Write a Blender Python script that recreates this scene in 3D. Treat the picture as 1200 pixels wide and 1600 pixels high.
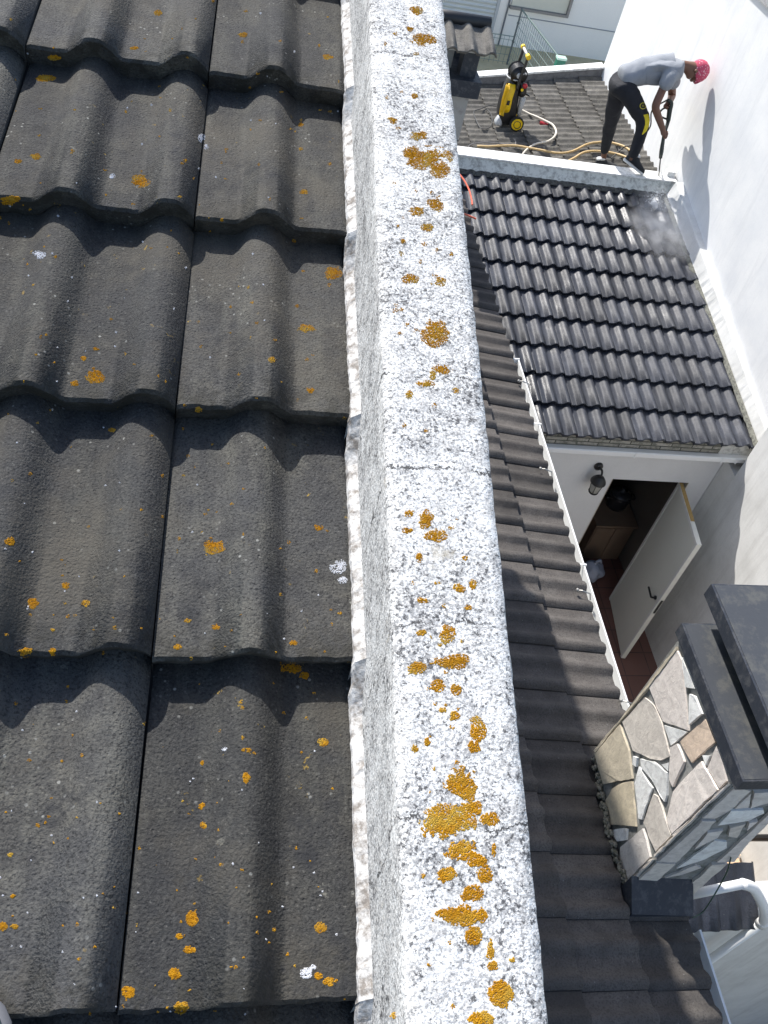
import bpy, bmesh, math, random
from mathutils import Vector, Matrix, noise
from mathutils.bvhtree import BVHTree
random.seed(7)
for o in list(bpy.data.objects): bpy.data.objects.remove(o)
scn = bpy.context.scene
COL = scn.collection
rad = math.radians
# ------------------------------------------------------------------ camera
# world axes seen from the camera: X right along the courses, Y away along the gutters, Z up; the phone is the origin, patio 8 m below
CR = (Vector((0.97759843, -0.10743969, 0.18099176)),   # image right
      Vector((0.04082551, -0.746782, -0.66381467)),    # image down
      Vector((0.20648143, 0.65633326, -0.72566663)))   # view direction
cam_d = bpy.data.cameras.new('camera'); cam = bpy.data.objects.new('camera', cam_d); COL.objects.link(cam)
M = Matrix.Identity(4)
for i in range(3):
    M[i][0] = CR[0][i]; M[i][1] = -CR[1][i]; M[i][2] = -CR[2][i]
cam.matrix_world = M
cam_d.sensor_fit = 'VERTICAL'; cam_d.sensor_height = 32.0; cam_d.lens = 32.0 * 1440.0 / 1600.0
cam_d.clip_start = 0.02; cam_d.clip_end = 3000
scn.camera = cam
# ------------------------------------------------------------------ light
S = Vector((.36, -.70, -.80)).normalized()       # the way sunlight travels
elev = math.asin(-S.z); azim = math.atan2(-S.x, -S.y)
w = bpy.data.worlds.new('World'); scn.world = w; w.use_nodes = True
nt = w.node_tree; bg = nt.nodes['Background']
sky = nt.nodes.new('ShaderNodeTexSky'); sky.sky_type = 'NISHITA'; sky.sun_disc = False
sky.sun_elevation = elev; sky.sun_rotation = azim; sky.air_density = 1.0; sky.dust_density = 1.5; sky.ozone_density = 1.0
nt.links.new(sky.outputs[0], bg.inputs[0]); bg.inputs[1].default_value = 0.15
sd = bpy.data.lights.new('sun', 'SUN'); sd.energy = 4.4; sd.angle = rad(0.53); sd.color = (1, .965, .91)
so = bpy.data.objects.new('sun', sd); COL.objects.link(so)
so.rotation_euler = S.to_track_quat('-Z', 'Y').to_euler()
vs = scn.view_settings; vs.view_transform = 'Standard'; vs.look = 'None'; vs.gamma = 1; vs.use_curve_mapping = False
vs.exposure = 0.60
scn.render.engine = 'CYCLES'; scn.cycles.volume_bounces = 4

# ------------------------------------------------------------------ helpers
def ray(px, py):
    return CR[0] * ((px - 600) / 1440.) + CR[1] * ((py - 800) / 1440.) + CR[2]
def onp(px, py, p0, n):                          # point where the sight line meets a real plane of the place
    r = ray(px, py); n = Vector(n); return r * (Vector(p0).dot(n) / r.dot(n))
def onx(px, py, X): return onp(px, py, (X, 0, 0), (1, 0, 0))
def ony(px, py, Y): return onp(px, py, (0, Y, 0), (0, 1, 0))
def onz(px, py, Z): return onp(px, py, (0, 0, Z), (0, 0, 1))

def tag(o, label=None, cat=None, group=None, kind=None):
    if label: o['label'] = label
    if cat: o['category'] = cat
    if group: o['group'] = group
    if kind: o['kind'] = kind
    return o
def empty(name, loc, label, cat, group=None):
    o = bpy.data.objects.new(name, None); o.location = loc; o.empty_display_size = .1; COL.objects.link(o)
    return tag(o, label, cat, group)
def link(name, me, mat=None, parent=None, smooth=False):
    o = bpy.data.objects.new(name, me); COL.objects.link(o)
    if mat: me.materials.append(mat)
    if smooth:
        for p in me.polygons: p.use_smooth = True
    if parent:
        o.parent = parent
        p = parent; off = Vector((0, 0, 0))
        while p: off += p.location; p = p.parent
        o.location = -off                        # meshes are written in world metres
    return o
def obj(name, bm, mat=None, parent=None, smooth=False, bevel=0):
    if bevel:
        es = [e for e in bm.edges if len(e.link_faces) == 2 and e.calc_face_angle(0) > .5]
        bmesh.ops.bevel(bm, geom=es, offset=bevel, segments=2, affect='EDGES', profile=.7)
    bmesh.ops.recalc_face_normals(bm, faces=bm.faces)
    me = bpy.data.meshes.new(name); bm.to_mesh(me); bm.free()
    return link(name, me, mat, parent, smooth)
def box(bm, x0, x1, y0, y1, z0, z1):
    v = [bm.verts.new(p) for p in ((x0,y0,z0),(x1,y0,z0),(x1,y1,z0),(x0,y1,z0),(x0,y0,z1),(x1,y0,z1),(x1,y1,z1),(x0,y1,z1))]
    for f in ((0,3,2,1),(4,5,6,7),(0,1,5,4),(1,2,6,5),(2,3,7,6),(3,0,4,7)): bm.faces.new([v[i] for i in f])
    return v
def bxo(name, x0, x1, y0, y1, z0, z1, mat, parent=None, bevel=0):
    bm = bmesh.new(); box(bm, x0, x1, y0, y1, z0, z1); return obj(name, bm, mat, parent, bevel=bevel)
def prism(bm, pts, d):                           # polygon (list of Vectors) pushed by vector d
    a = [bm.verts.new(p) for p in pts]; b = [bm.verts.new(Vector(p) + Vector(d)) for p in pts]
    bm.faces.new(a); bm.faces.new(b[::-1]); n = len(a)
    for i in range(n): bm.faces.new((a[i], b[i], b[(i+1) % n], a[(i+1) % n]))
    return a, b
def tube(bm, pts, r, n=8, cap=True):
    pts = [Vector(p) for p in pts]; rings = []
    rr = r if isinstance(r, (list, tuple)) else [r] * len(pts)
    up = Vector((0, 0, 1)); last = None
    for i, p in enumerate(pts):
        t = (pts[min(i+1, len(pts)-1)] - pts[max(i-1, 0)]).normalized()
        if last is None:
            a = t.cross(up if abs(t.z) < .95 else Vector((1, 0, 0))).normalized()
        else:
            a = (last - t * last.dot(t)).normalized()
        last = a; b = t.cross(a)
        rings.append([bm.verts.new(p + (a * math.cos(k*2*math.pi/n) + b * math.sin(k*2*math.pi/n)) * rr[i]) for k in range(n)])
    for i in range(len(rings)-1):
        for k in range(n): bm.faces.new((rings[i][k], rings[i][(k+1) % n], rings[i+1][(k+1) % n], rings[i+1][k]))
    if cap: bm.faces.new(rings[0][::-1]); bm.faces.new(rings[-1])
def smoothpath(pts, k=8):
    pts = [Vector(p) for p in pts]; out = []
    for i in range(len(pts)-1):
        p0 = pts[max(i-1, 0)]; p1 = pts[i]; p2 = pts[i+1]; p3 = pts[min(i+2, len(pts)-1)]
        for j in range(k):
            t = j / k
            out.append(.5*((2*p1)+(p2-p0)*t+(2*p0-5*p1+4*p2-p3)*t*t+(3*p1-p0-3*p2+p3)*t**3))
    out.append(pts[-1]); return out
def bvh(o):
    dg = bpy.context.evaluated_depsgraph_get(); dg.update()
    bm = bmesh.new(); bm.from_mesh(o.data); mw = Matrix.Translation(o.location); p = o.parent
    while p: mw = Matrix.Translation(p.location) @ mw; p = p.parent
    bm.transform(mw); t = BVHTree.FromBMesh(bm); bm.free(); return t

# ------------------------------------------------------------------ materials
class N:
    def __init__(s, name, rough=.8, base=(.5,.5,.5), metal=0, spec=.5):
        s.m = bpy.data.materials.new(name); s.m.use_nodes = True; s.t = s.m.node_tree
        s.b = s.t.nodes['Principled BSDF']; s.b.inputs['Roughness'].default_value = rough
        s.b.inputs['Base Color'].default_value = (*base, 1); s.b.inputs['Metallic'].default_value = metal
        s.b.inputs['Specular IOR Level'].default_value = spec
        tc = s.t.nodes.new('ShaderNodeTexCoord'); s.co = tc.outputs['Object']
    def link(s, a, b): s.t.links.new(a, b)
    def mapping(s, scale=(1,1,1), rot=(0,0,0), loc=(0,0,0)):
        n = s.t.nodes.new('ShaderNodeMapping'); n.inputs['Scale'].default_value = scale
        n.inputs['Rotation'].default_value = rot; n.inputs['Location'].default_value = loc
        s.link(s.co, n.inputs[0]); return n.outputs[0]
    def noise(s, sc, det=4, rough=.6, co=None, dist=0):
        n = s.t.nodes.new('ShaderNodeTexNoise'); n.inputs['Scale'].default_value = sc; n.inputs['Detail'].default_value = det
        n.inputs['Roughness'].default_value = rough; n.inputs['Distortion'].default_value = dist
        s.link(co or s.co, n.inputs['Vector']); return n.outputs['Fac']
    def vor(s, sc, co=None, feature='F1', out='Distance'):
        n = s.t.nodes.new('ShaderNodeTexVoronoi'); n.inputs['Scale'].default_value = sc; n.feature = feature
        s.link(co or s.co, n.inputs['Vector']); return n.outputs[out]
    def ramp(s, f, *stops):
        n = s.t.nodes.new('ShaderNodeValToRGB'); s.link(f, n.inputs[0]); e = n.color_ramp.elements
        while len(e) < len(stops): e.new(.5)
        for i, (p, c) in enumerate(stops):
            e[i].position = p; e[i].color = (*(c if isinstance(c, tuple) else (c, c, c)), 1)
        return n.outputs[0]
    def mix(s, f, a, b, mode='MIX'):
        n = s.t.nodes.new('ShaderNodeMix'); n.data_type = 'RGBA'; n.blend_type = mode
        for i, v in ((0, f), (6, a), (7, b)):
            if isinstance(v, (int, float)): n.inputs[i].default_value = v if i == 0 else (v, v, v, 1)
            elif isinstance(v, tuple): n.inputs[i].default_value = (*v, 1)
            else: s.link(v, n.inputs[i])
        return n.outputs[2]
    def math(s, op, a, b=0.0, c=None):
        n = s.t.nodes.new('ShaderNodeMath'); n.operation = op
        for i, v in enumerate((a, b) if c is None else (a, b, c)):
            if isinstance(v, (int, float)): n.inputs[i].default_value = v
            else: s.link(v, n.inputs[i])
        return n.outputs[0]
    def attr(s, name, out='Fac'):
        n = s.t.nodes.new('ShaderNodeAttribute'); n.attribute_name = name; return n.outputs[out]
    def sep(s, v=None):
        n = s.t.nodes.new('ShaderNodeSeparateXYZ'); s.link(v or s.co, n.inputs[0]); return n.outputs
    def col(s, c): s.link(c, s.b.inputs['Base Color'])
    def rgh(s, c): s.link(c, s.b.inputs['Roughness'])
    def bump(s, h, dist=.002, st=1.0, prev=None):
        n = s.t.nodes.new('ShaderNodeBump'); n.inputs['Distance'].default_value = dist; n.inputs['Strength'].default_value = st
        s.link(h, n.inputs['Height'])
        if prev: s.link(prev, n.inputs['Normal'])
        s.link(n.outputs[0], s.b.inputs['Normal']); return n.outputs[0]

def simple(name, base, rough=.6, metal=0, var=.15, scale=30, bump=0, spec=.5):
    n = N(name, rough, base, metal, spec)
    f = n.noise(scale, 4)
    n.col(n.mix(f, tuple(c*(1-var) for c in base), tuple(min(1, c*(1+var)) for c in base)))
    if bump: n.bump(f, bump)
    return n.m

def near_tile_mat():
    n = N('weathered_dark_concrete_tile', .86, spec=.35)
    big = n.noise(5.5, 4, .6); mid = n.noise(28, 5, .7)
    streak = n.noise(1, 3, .6, n.mapping((38, 3.5, 20)))
    tint = n.attr('tint')
    c = n.ramp(mid, (.3, (.031,.030,.029)), (.5, (.052,.051,.047)), (.72, (.092,.088,.075)))
    c = n.mix(n.ramp(streak, (.45, 0.), (.75, .8)), c, (.115,.112,.095))
    c = n.mix(n.ramp(big, (.40, .55), (.58, 0.)), c, (.045,.047,.051))
    c = n.mix(.75, c, n.ramp(tint, (0., .55), (1., 1.45)), 'MULTIPLY')
    gr = n.noise(290, 3, .65)
    c = n.mix(n.ramp(gr, (.36, .7), (.48, .0)), c, (.010,.010,.011))
    c = n.mix(n.ramp(gr, (.60, 0.), (.74, .4)), c, (.19,.185,.17))
    # pale specks and grey crusts
    sp = n.vor(75); spm = n.noise(11, 3)
    c = n.mix(n.math('MULTIPLY', n.ramp(sp, (.10, 1.), (.17, 0.)), n.ramp(spm, (.52, 0.), (.62, .8))), c, (.26,.26,.24))
    cr = n.noise(19, 6, .75, dist=.4)
    c = n.mix(n.ramp(cr, (.66, 0.), (.70, .55)), c, (.19,.185,.155))
    yl = n.noise(46, 5, .7)
    c = n.mix(n.math('MULTIPLY', n.ramp(yl, (.66, 0.), (.69, .8)), n.ramp(n.noise(4, 2), (.5, 0.), (.6, 1.))), c, (.34,.22,.03))
    br_ = n.noise(3.1, 5, .7, n.mapping(loc=(4, 2, 1)))
    c = n.mix(n.ramp(br_, (.50, 0.), (.66, .7)), c, (.078,.070,.055))
    dk = n.noise(7.3, 6, .75, n.mapping(loc=(1, 9, 3)))
    c = n.mix(n.ramp(dk, (.58, 0.), (.68, .75)), c, (.018,.019,.022))
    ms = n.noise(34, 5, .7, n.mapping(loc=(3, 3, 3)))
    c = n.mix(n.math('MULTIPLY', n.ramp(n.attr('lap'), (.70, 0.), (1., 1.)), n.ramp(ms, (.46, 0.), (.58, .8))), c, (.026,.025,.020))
    n.col(c)
    pit = n.vor(120); pitm = n.ramp(pit, (.10, 0.), (.22, 1.))
    b = n.bump(n.noise(300, 3, .6), .0024, 1.0); b = n.bump(pitm, .0012, .6, b)
    n.bump(mid, .0025, .7, b)
    return n.m
def roof_mat(name, lo, mid_, hi, rough, spec=.5, mossy=0, wet=False):
    n = N(name, rough, spec=spec)
    a = n.noise(9, 5, .65); f = n.noise(120, 3, .6); tint = n.attr('tint')
    c = n.ramp(a, (.3, lo), (.5, mid_), (.72, hi))
    c = n.mix(.85, c, n.ramp(tint, (0., .6), (1., 1.4)), 'MULTIPLY')
    c = n.mix(n.ramp(f, (.38, .5), (.52, 0.)), c, tuple(x*.45 for x in lo))
    if mossy: c = n.mix(n.ramp(n.noise(24, 5, .7), (.55, 0.), (.66, mossy)), c, (.20,.19,.155))
    sp = n.vor(26); c = n.mix(n.ramp(sp, (.045, .7), (.075, 0.)), c, (.22,.22,.21))
    n.col(c)
    if wet:
        wt = n.attr('wet'); pa = n.noise(2.6, 4, .65, n.mapping(loc=(2, 7, 1)))
        v_ = n.math('ADD', n.math('ADD', wt, n.math('MULTIPLY', n.math('SUBTRACT', f, .5), 1.1)), n.math('MULTIPLY', n.math('SUBTRACT', pa, .5), 1.2))
        n.rgh(n.ramp(v_, (-.0, rough+.10), (.25, rough), (.9, .16)))
        c = n.mix(n.ramp(pa, (.52, 0.), (.66, .5)), c, (.048,.050,.056)); c = n.mix(n.ramp(wt, (.15, 0.), (.6, .6)), c, (.008,.011,.018)); n.col(c)
    n.bump(n.math('ADD', f, n.math('MULTIPLY', a, 1.5)), .003, .8)
    return n.m
def parapet_mat():
    n = N('worn_white_painted_concrete', .85, spec=.3)
    xyz = n.sep()
    big = n.noise(9, 4, .6); med = n.noise(38, 4, .65)
    c = n.ramp(n.noise(70, 3), (.3, (.50,.49,.47)), (.6, (.72,.72,.70)))
    th = n.math('ADD', n.math('MULTIPLY', n.math('SUBTRACT', big, .5), .20), n.math('MULTIPLY', n.math('SUBTRACT', med, .5), .26))
    fine = n.math('ADD', n.noise(330, 3, .7), th)
    c = n.mix(n.ramp(fine, (.49, 0.), (.55, .75)), c, (.22,.22,.22))
    fine2 = n.math('ADD', n.noise(190, 4, .75), th)
    c = n.mix(n.ramp(fine2, (.555, 0.), (.61, .9)), c, (.06,.06,.062))
    c = n.mix(n.ramp(n.noise(14, 5, .7), (.64, 0.), (.70, .55)), c, (.36,.32,.24))
    # hairline cracks across the wall at five places along it
    for k, (yk, wd, am) in enumerate(((1.452,.0016,.02),(.842,.0012,.015),(.712,.0024,.02),(.527,.0016,.02),(.338,.0022,.02),(2.05,.0015,.02),(2.6,.0015,.02))):
        wob = n.math('MULTIPLY', n.math('SUBTRACT', n.noise(11, 6, .75, n.mapping(loc=(k*3.1, 0, 0))), .5), am*4.5)
        d = n.math('ABSOLUTE', n.math('ADD', n.math('SUBTRACT', xyz[1], yk), wob))
        m_ = n.math('MULTIPLY', n.ramp(n.math('DIVIDE', d, wd), (.5, 1.), (1., 0.)), n.ramp(n.noise(30, 2, .5, n.mapping(loc=(k*7.7, 1, 0))), (.36, .15), (.5, .95)))
        c = n.mix(m_, c, (.05,.05,.05))
    n.col(c)
    b = n.bump(n.noise(260, 3, .7), .0018, .8); n.bump(med, .004, .5, b)
    return n.m
def plaster(name, lo, hi, streak=.0, bump=.0015, dirt=(.30,.29,.27)):
    n = N(name, .9, spec=.25)
    a = n.noise(2.3, 6, .65); c = n.ramp(a, (.3, lo), (.65, hi))
    s = n.noise(1, 5, .7, n.mapping((9, 9, .9), (.5, 0, 0)))
    if streak: c = n.mix(n.ramp(s, (.5, 0.), (.75, streak)), c, dirt)
    f = n.noise(60, 4)
    c = n.mix(n.ramp(f, (.3, .12), (.55, 0.)), c, dirt)
    n.col(c); n.bump(f, bump, .6); return n.m
def speckled(name, base, dark, amount=.5, sc=30, rough=.85):
    n = N(name, rough, spec=.3); f = n.noise(sc, 6, .75)
    n.col(n.mix(n.ramp(f, (.5-.1*amount, 0.), (.62, 1.)), base, dark)); n.bump(n.noise(sc*3, 3), .002, .6); return n.m

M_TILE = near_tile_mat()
M_BROWN = roof_mat('brown_grey_concrete_tile', (.062,.055,.050), (.078,.070,.064), (.100,.091,.083), .8, .3)
M_BLACK = roof_mat('black_coated_tile', (.015,.018,.028), (.025,.029,.041), (.042,.047,.062), .50, .55, wet=True)
M_GREY = roof_mat('grey_mossy_concrete_tile', (.075,.07,.062), (.11,.104,.094), (.16,.15,.135), .88, .3, mossy=.55)
M_PAR = parapet_mat()
M_MORTAR = speckled('flaking_white_mortar', (.62,.615,.60), (.20,.18,.16), .9, 55)
M_WHITE = plaster('bright_white_plaster', (.70,.71,.72), (.80,.80,.79), .45, dirt=(.56,.57,.58))
M_WALL = plaster('off_white_plaster', (.66,.66,.65), (.72,.72,.71), .05, dirt=(.5,.5,.48))
M_DIRTY = plaster('streaked_grey_plaster', (.60,.60,.58), (.74,.74,.72), .5, dirt=(.42,.41,.39))
M_LEDGE = speckled('white_ledge_paint', (.80,.80,.78), (.50,.50,.48), .2, 24)
M_LEDGEF = speckled('lichen_grey_render', (.66,.67,.62), (.36,.36,.33), .4, 16)
M_PVC = simple('white_pvc', (.78,.78,.76), .35, var=.04)
M_UNDER = simple('dark_underlay', (.012,.012,.013), .95)
M_SLAB = speckled('dark_blue_black_coated_slab', (.032,.037,.048), (.075,.078,.085), .15, 22, .55)
M_SLABT = speckled('dusty_black_slab_top', (.050,.055,.064), (.085,.087,.085), .2, 9, .7)
M_BLACKP = simple('black_plastic', (.012,.012,.013), .4)
M_DARK = simple('dark_metal', (.03,.03,.032), .5, .3)
M_YEL = simple('yellow_plastic', (.78,.52,.01), .38, var=.05)
M_GREYP = simple('light_grey_plastic', (.42,.43,.44), .45, var=.08)
M_RED = simple('red_plastic', (.45,.02,.03), .4)
M_TER = None

# ------------------------------------------------------------------ tiled roofs
def bumpprof(t, W, ex=1.3, wr=.165):                              # double roman section: two rounded ribs with flats between
    h = 0
    for c in (.368*W, .872*W):
        d = abs(t - c) / (wr*W)
        if d < 1: h = max(h, .5 + .5*math.cos(math.pi * d ** ex))
    return h
def tile_field(name, O, U, V, Nn, c0, c1, r0, r1, E, W, th, rib, mat, parent, res=24, jit=.0, clip=None, wetf=None, flat_last=None, edge=.0, ex=1.3, wr=.165):
    U = Vector(U); V = Vector(V).normalized(); Nn = Vector(Nn).normalized(); O = Vector(O)
    verts = []; faces = []; tint = []; wet = []; lap = []
    for r in range(r0, r1):
        rowj = random.uniform(-1, 1) * jit
        for c in range(c0, c1):
            tv = random.random(); jv = random.uniform(-1, 1) * jit + rowj*.5; jh = random.uniform(-1, 1) * jit * .5; ja = random.uniform(-1, 1) * jit * 3.2; jl = random.uniform(-1, 1) * jit * 3
            t1 = W * .9945
            if flat_last and c == c1-1: t1 = flat_last
            base = len(verts); L = E + .05
            lines = ((.010, -th*1.0), (.0, -.005), (.004, 0.), (E*.5, None), (L, None))
            for j, (dv, dh) in enumerate(lines):
                for i in range(res+1):
                    t = t1 * i / res + .003*W
                    h = bumpprof(t, W, ex, wr) if not (flat_last and c == c1-1 and t > .72*W) else 0
                    hh = th*(1 - dv/E) + rib*h + jh + (dh if dh is not None else 0)
                    if i in (0, res): hh -= .003
                    ee = edge * noise.noise(Vector((c*3.3+t*60, r*7.1, 0))) if j < 3 and edge else 0
                    p = O + U*(c*W + t - ja*dv) + V*(r*E + dv + jv + ee + ja*(t-.5*W)) + Nn*(hh + jl*(t/W-.5)*.3)
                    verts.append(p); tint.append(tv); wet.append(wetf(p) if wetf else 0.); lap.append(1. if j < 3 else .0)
            for j in range(len(lines)-1):
                for i in range(res):
                    a = base + j*(res+1) + i
                    faces.append((a, a+1, a+res+2, a+res+1))
            # side skirts
            for i in (0, res):
                s = len(verts)
                for j in range(1, len(lines)):
                    p = verts[base + j*(res+1) + i]; verts.append(p); verts.append(p - Nn*th*.9)
                    tint += [tv, tv]; wet += [0., 0.]; lap += [0., 0.]
                for j in range(len(lines)-2):
                    faces.append((s+2*j, s+2*j+1, s+2*j+3, s+2*j+2) if i else (s+2*j, s+2*j+2, s+2*j+3, s+2*j+1))
    me = bpy.data.meshes.new(name); me.from_pydata(verts, [], faces); me.update()
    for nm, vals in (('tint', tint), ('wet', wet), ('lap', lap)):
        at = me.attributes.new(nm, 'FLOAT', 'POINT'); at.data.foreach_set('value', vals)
    me.polygons.foreach_set('use_smooth', [True]*len(me.polygons))
    o = link(name, me, mat, parent)
    if clip:
        bm = bmesh.new(); bm.from_mesh(me)
        for co, no in clip:
            bmesh.ops.bisect_plane(bm, geom=bm.verts[:]+bm.edges[:]+bm.faces[:], plane_co=co, plane_no=no, clear_outer=True)
        bm.to_mesh(me); bm.free()
    md = me
    try: me.set_sharp_from_angle(angle=rad(50))
    except Exception: pass
    return o
c12, s12 = math.cos(rad(12)), math.sin(rad(12))

# ------------------------------------------------------------------ the upper house (roof under the photographer, gable wall)
def zroof(y): return -.994 + .2126 * y
house = empty('upper_house', (0, 2, -8), 'upper house with lichen-spotted dark tiled roof beside the white coping', 'house')
Vn = Vector((.035, c12, s12)).normalized(); NN = Vector((0, -s12, c12))
# rib tops lie on z = -.994 + .2126 y, so the tile base is lower by rib + thickness
A0 = Vector((-.035, .574, -.994 + .2126*.574)) - NN * (.038+.0275)
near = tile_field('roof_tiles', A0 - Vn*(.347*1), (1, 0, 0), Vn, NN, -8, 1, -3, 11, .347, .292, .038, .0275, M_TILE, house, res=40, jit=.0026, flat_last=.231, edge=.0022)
bm = bmesh.new()
prism(bm, [Vector((-2.4, -1.0, zroof(-1)-.07)), Vector((.24, -1.0, zroof(-1)-.07)), Vector((.30, 4.15, zroof(4.15)-.075)), Vector((-2.4, 4.15, zroof(4.15)-.075))], (0, 0, -.12))
obj('roof_deck', bm, M_UNDER, house)
bm = bmesh.new()   # far slope and gable walls below the roof
prism(bm, [Vector((-2.4, -1.0, -8)), Vector((-2.4, 6.1, -8)), Vector((-2.4, 6.1, -.62)), Vector((-2.4, 4.15, -.22)), Vector((-2.4, -1.0, -1.42))], (2.42, 0, 0))
obj('wall', bm, M_WALL, house)
bm = bmesh.new()
prism(bm, [Vector((-2.4, 4.15, -.12)), Vector((.3, 4.15, -.12)), Vector((.3, 6.2, -.58)), Vector((-2.4, 6.2, -.58))], (0, 0, .05))
obj('far_roof_slope', bm, M_BROWN, house)

def xin(y): return .193 + .0395 * (y - .215)
par = empty('coping_wall', (.25, 1.5, -.6), 'long white speckled coping wall with orange lichen running up the middle of the picture', 'parapet')
bm = bmesh.new(); ny = 620; y0, y1 = -1.0, 4.15; nx = 10; rows = []
for j in range(ny+1):
    t = j/ny; y = y0 + (y1-y0)*t; row = []
    zt = zroof(y) + .130; wd = .1250
    def nz(a, s=1.0): return noise.noise(Vector((a*7.3, y*38*s, 2.2)))
    xa = xin(y)
    row.append((xa - .001, y, zroof(y) - .07))
    row.append((xa + .0006*nz(.3), y, zt - .05))
    row.append((xa + .0008*nz(.1), y, zt - .006))
    for i in range(nx+1):
        u = i/nx; e = .0012*nz(.2+i) if i in (0, nx) else 0
        zz = zt + .0009*noise.noise(Vector((u*9, y*30, 5))) - (.0022 if i in (0, nx) else 0)
        row.append((xa + .002 + u*(wd-.004) + e + (.0013*nz(9, 3) if i == nx else 0), y, zz))
    row.append((xa + wd + .0018*nz(5, 2), y, zt - .007)); row.append((xa + wd, y, zt - .06)); row.append((xa + wd, y, zt - .32 if y < 4.2 else zt-.3))
    rows.append([bm.verts.new(p) for p in row])
for j in range(ny):
    for i in range(len(rows[0])-1): bm.faces.new((rows[j][i], rows[j+1][i], rows[j+1][i+1], rows[j][i+1]))
bm.faces.new(rows[0][::-1]); bm.faces.new(rows[-1])
o_par = obj('coping', bm, M_PAR, par)
for p in o_par.data.polygons: p.use_smooth = True
bm = bmesh.new()     # the gable wall that carries the coping
prism(bm, [Vector((.03, -1.0, -8)), Vector((.03, 6.1, -8)), Vector((.03, 6.1, -.56)), Vector((.03, 4.15, zroof(4.15)-.2)), Vector((.03, -1.0, zroof(-1)-.2))], (.27, 0, 0))
obj('gable_wall', bm, M_WALL, par)
bm = bmesh.new()     # coping of the descending far side
prism(bm, [Vector((.24, 4.15, zroof(4.15)-.2)), Vector((.24, 4.15, zroof(4.15)+.13)), Vector((.24, 6.12, -.36)), Vector((.24, 6.12, -.69))], (.125, 0, 0))
obj('far_coping', bm, M_PAR, par)
# mortar fillet stepping with the courses
bm = bmesh.new()
for r in range(-3, 9):
    v0 = .574 / c12 + (r-1)*.347; prev = None; n_ = 70
    for k in range(n_+1):
        f = k/n_; y = (v0 + .347*f) * c12; lift = .038*(1-f) if f < .86 else .0053 + .0327*((f-.86)/.14)**1.5
        zb = zroof(y) - .068 + lift
        if y < -.95 or y > 4.1: prev = None; continue
        wj = .0150 + .0034*noise.noise(Vector((y*14, r, 0))) + .0022*noise.noise(Vector((y*90, r, 3)))
        hj = .013 + .003*noise.noise(Vector((y*17, r, 7))) + .0015*noise.noise(Vector((y*120, 1, 7)))
        xa = xin(y)
        cur = [bm.verts.new(p) for p in ((xa-wj, y, zb-.004), (xa-wj*.82, y, zb+hj*.45), (xa-wj*.42, y, zb+hj*.75+.002*noise.noise(Vector((y*150, 3, 1)))), (xa+.003, y, zb+hj*1.25))]
        if prev:
            for i in range(3): bm.faces.new((prev[i], cur[i], cur[i+1], prev[i+1]))
        else:
            lo = [bm.verts.new((v.co.x, v.co.y, v.co.z-.03)) for v in cur]
            for i in range(3): bm.faces.new((cur[i], cur[i+1], lo[i+1], lo[i]))
        prev = cur
o_mo = obj('mortar_fillet', bm, M_MORTAR, par)
B_near = bvh(near); B_par = bvh(o_par)
def hit(tree, px, py):
    r = ray(px, py).normalized(); h = tree.ray_cast(Vector((0, 0, 0)), r)
    return (h[0], h[1]) if h[0] is not None else (None, None)
# lichen: crusts of hundreds of little lobes
def blob(bm, p, n, r, flat=.85):
    n = n if n.dot(-p) > 0 else -n
    a = n.orthogonal().normalized(); b = n.cross(a); k = random.choice((5, 6)); ph = random.random()*6
    top = bm.verts.new(p + n*r*flat); ring = []
    for i in range(k):
        an = ph + i*2*math.pi/k; rr = r*random.uniform(.7, 1.25)
        ring.append(bm.verts.new(p + (a*math.cos(an)+b*math.sin(an))*rr - n*.0003 + n*r*flat*random.uniform(0, .25)))
    for i in range(k): bm.faces.new((top, ring[i], ring[(i+1) % k]))
def patch(bm, tree, cx, cy, rx, ry, dens=1.0, rb=.0012):
    # size in picture units only sets how large the colony is; lobes are seeded on the surface round its centre
    c, n = hit(tree, cx, cy)
    if c is None: return
    m = c.length/1440.; area = math.pi*rx*ry*m*m*1.3; cnt = int(area/(rb*rb*1.1)*dens)
    for _ in range(min(cnt, 5200)):
        an = random.random()*6.283; rr = math.sqrt(random.random())*1.18
        dx, dy = rx*rr*math.cos(an), ry*rr*math.sin(an)
        q, qn = hit(tree, cx+dx, cy+dy)
        if q is None or (q-c).length > .12: continue
        k = .55*noise.noise(q*60 + Vector((cx, 0, 0))) + .35*noise.noise(q*170) + .15*noise.noise(q*400)
        if rr + k*1.3 > .98: continue
        blob(bm, q, qn, rb*random.uniform(.6, 1.3)*(1.1-.3*rr))
n = N('orange_lichen', .9, spec=.2)
f = n.noise(260, 4, .7); g = n.noise(40, 3)
c = n.ramp(f, (.3, (.24,.105,.004)), (.55, (.47,.235,.008)), (.75, (.60,.34,.02)))
c = n.mix(n.ramp(g, (.50, 0.), (.66, .65)), c, (.44,.32,.06)); h_ = n.noise(13, 3, .6, n.mapping(loc=(5,1,2))); c = n.mix(n.ramp(h_, (.52, 0.), (.64, .5)), c, (.34,.16,.008)); n.col(c); n.bump(f, .001)
M_LICH = n.m
bm = bmesh.new()
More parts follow.
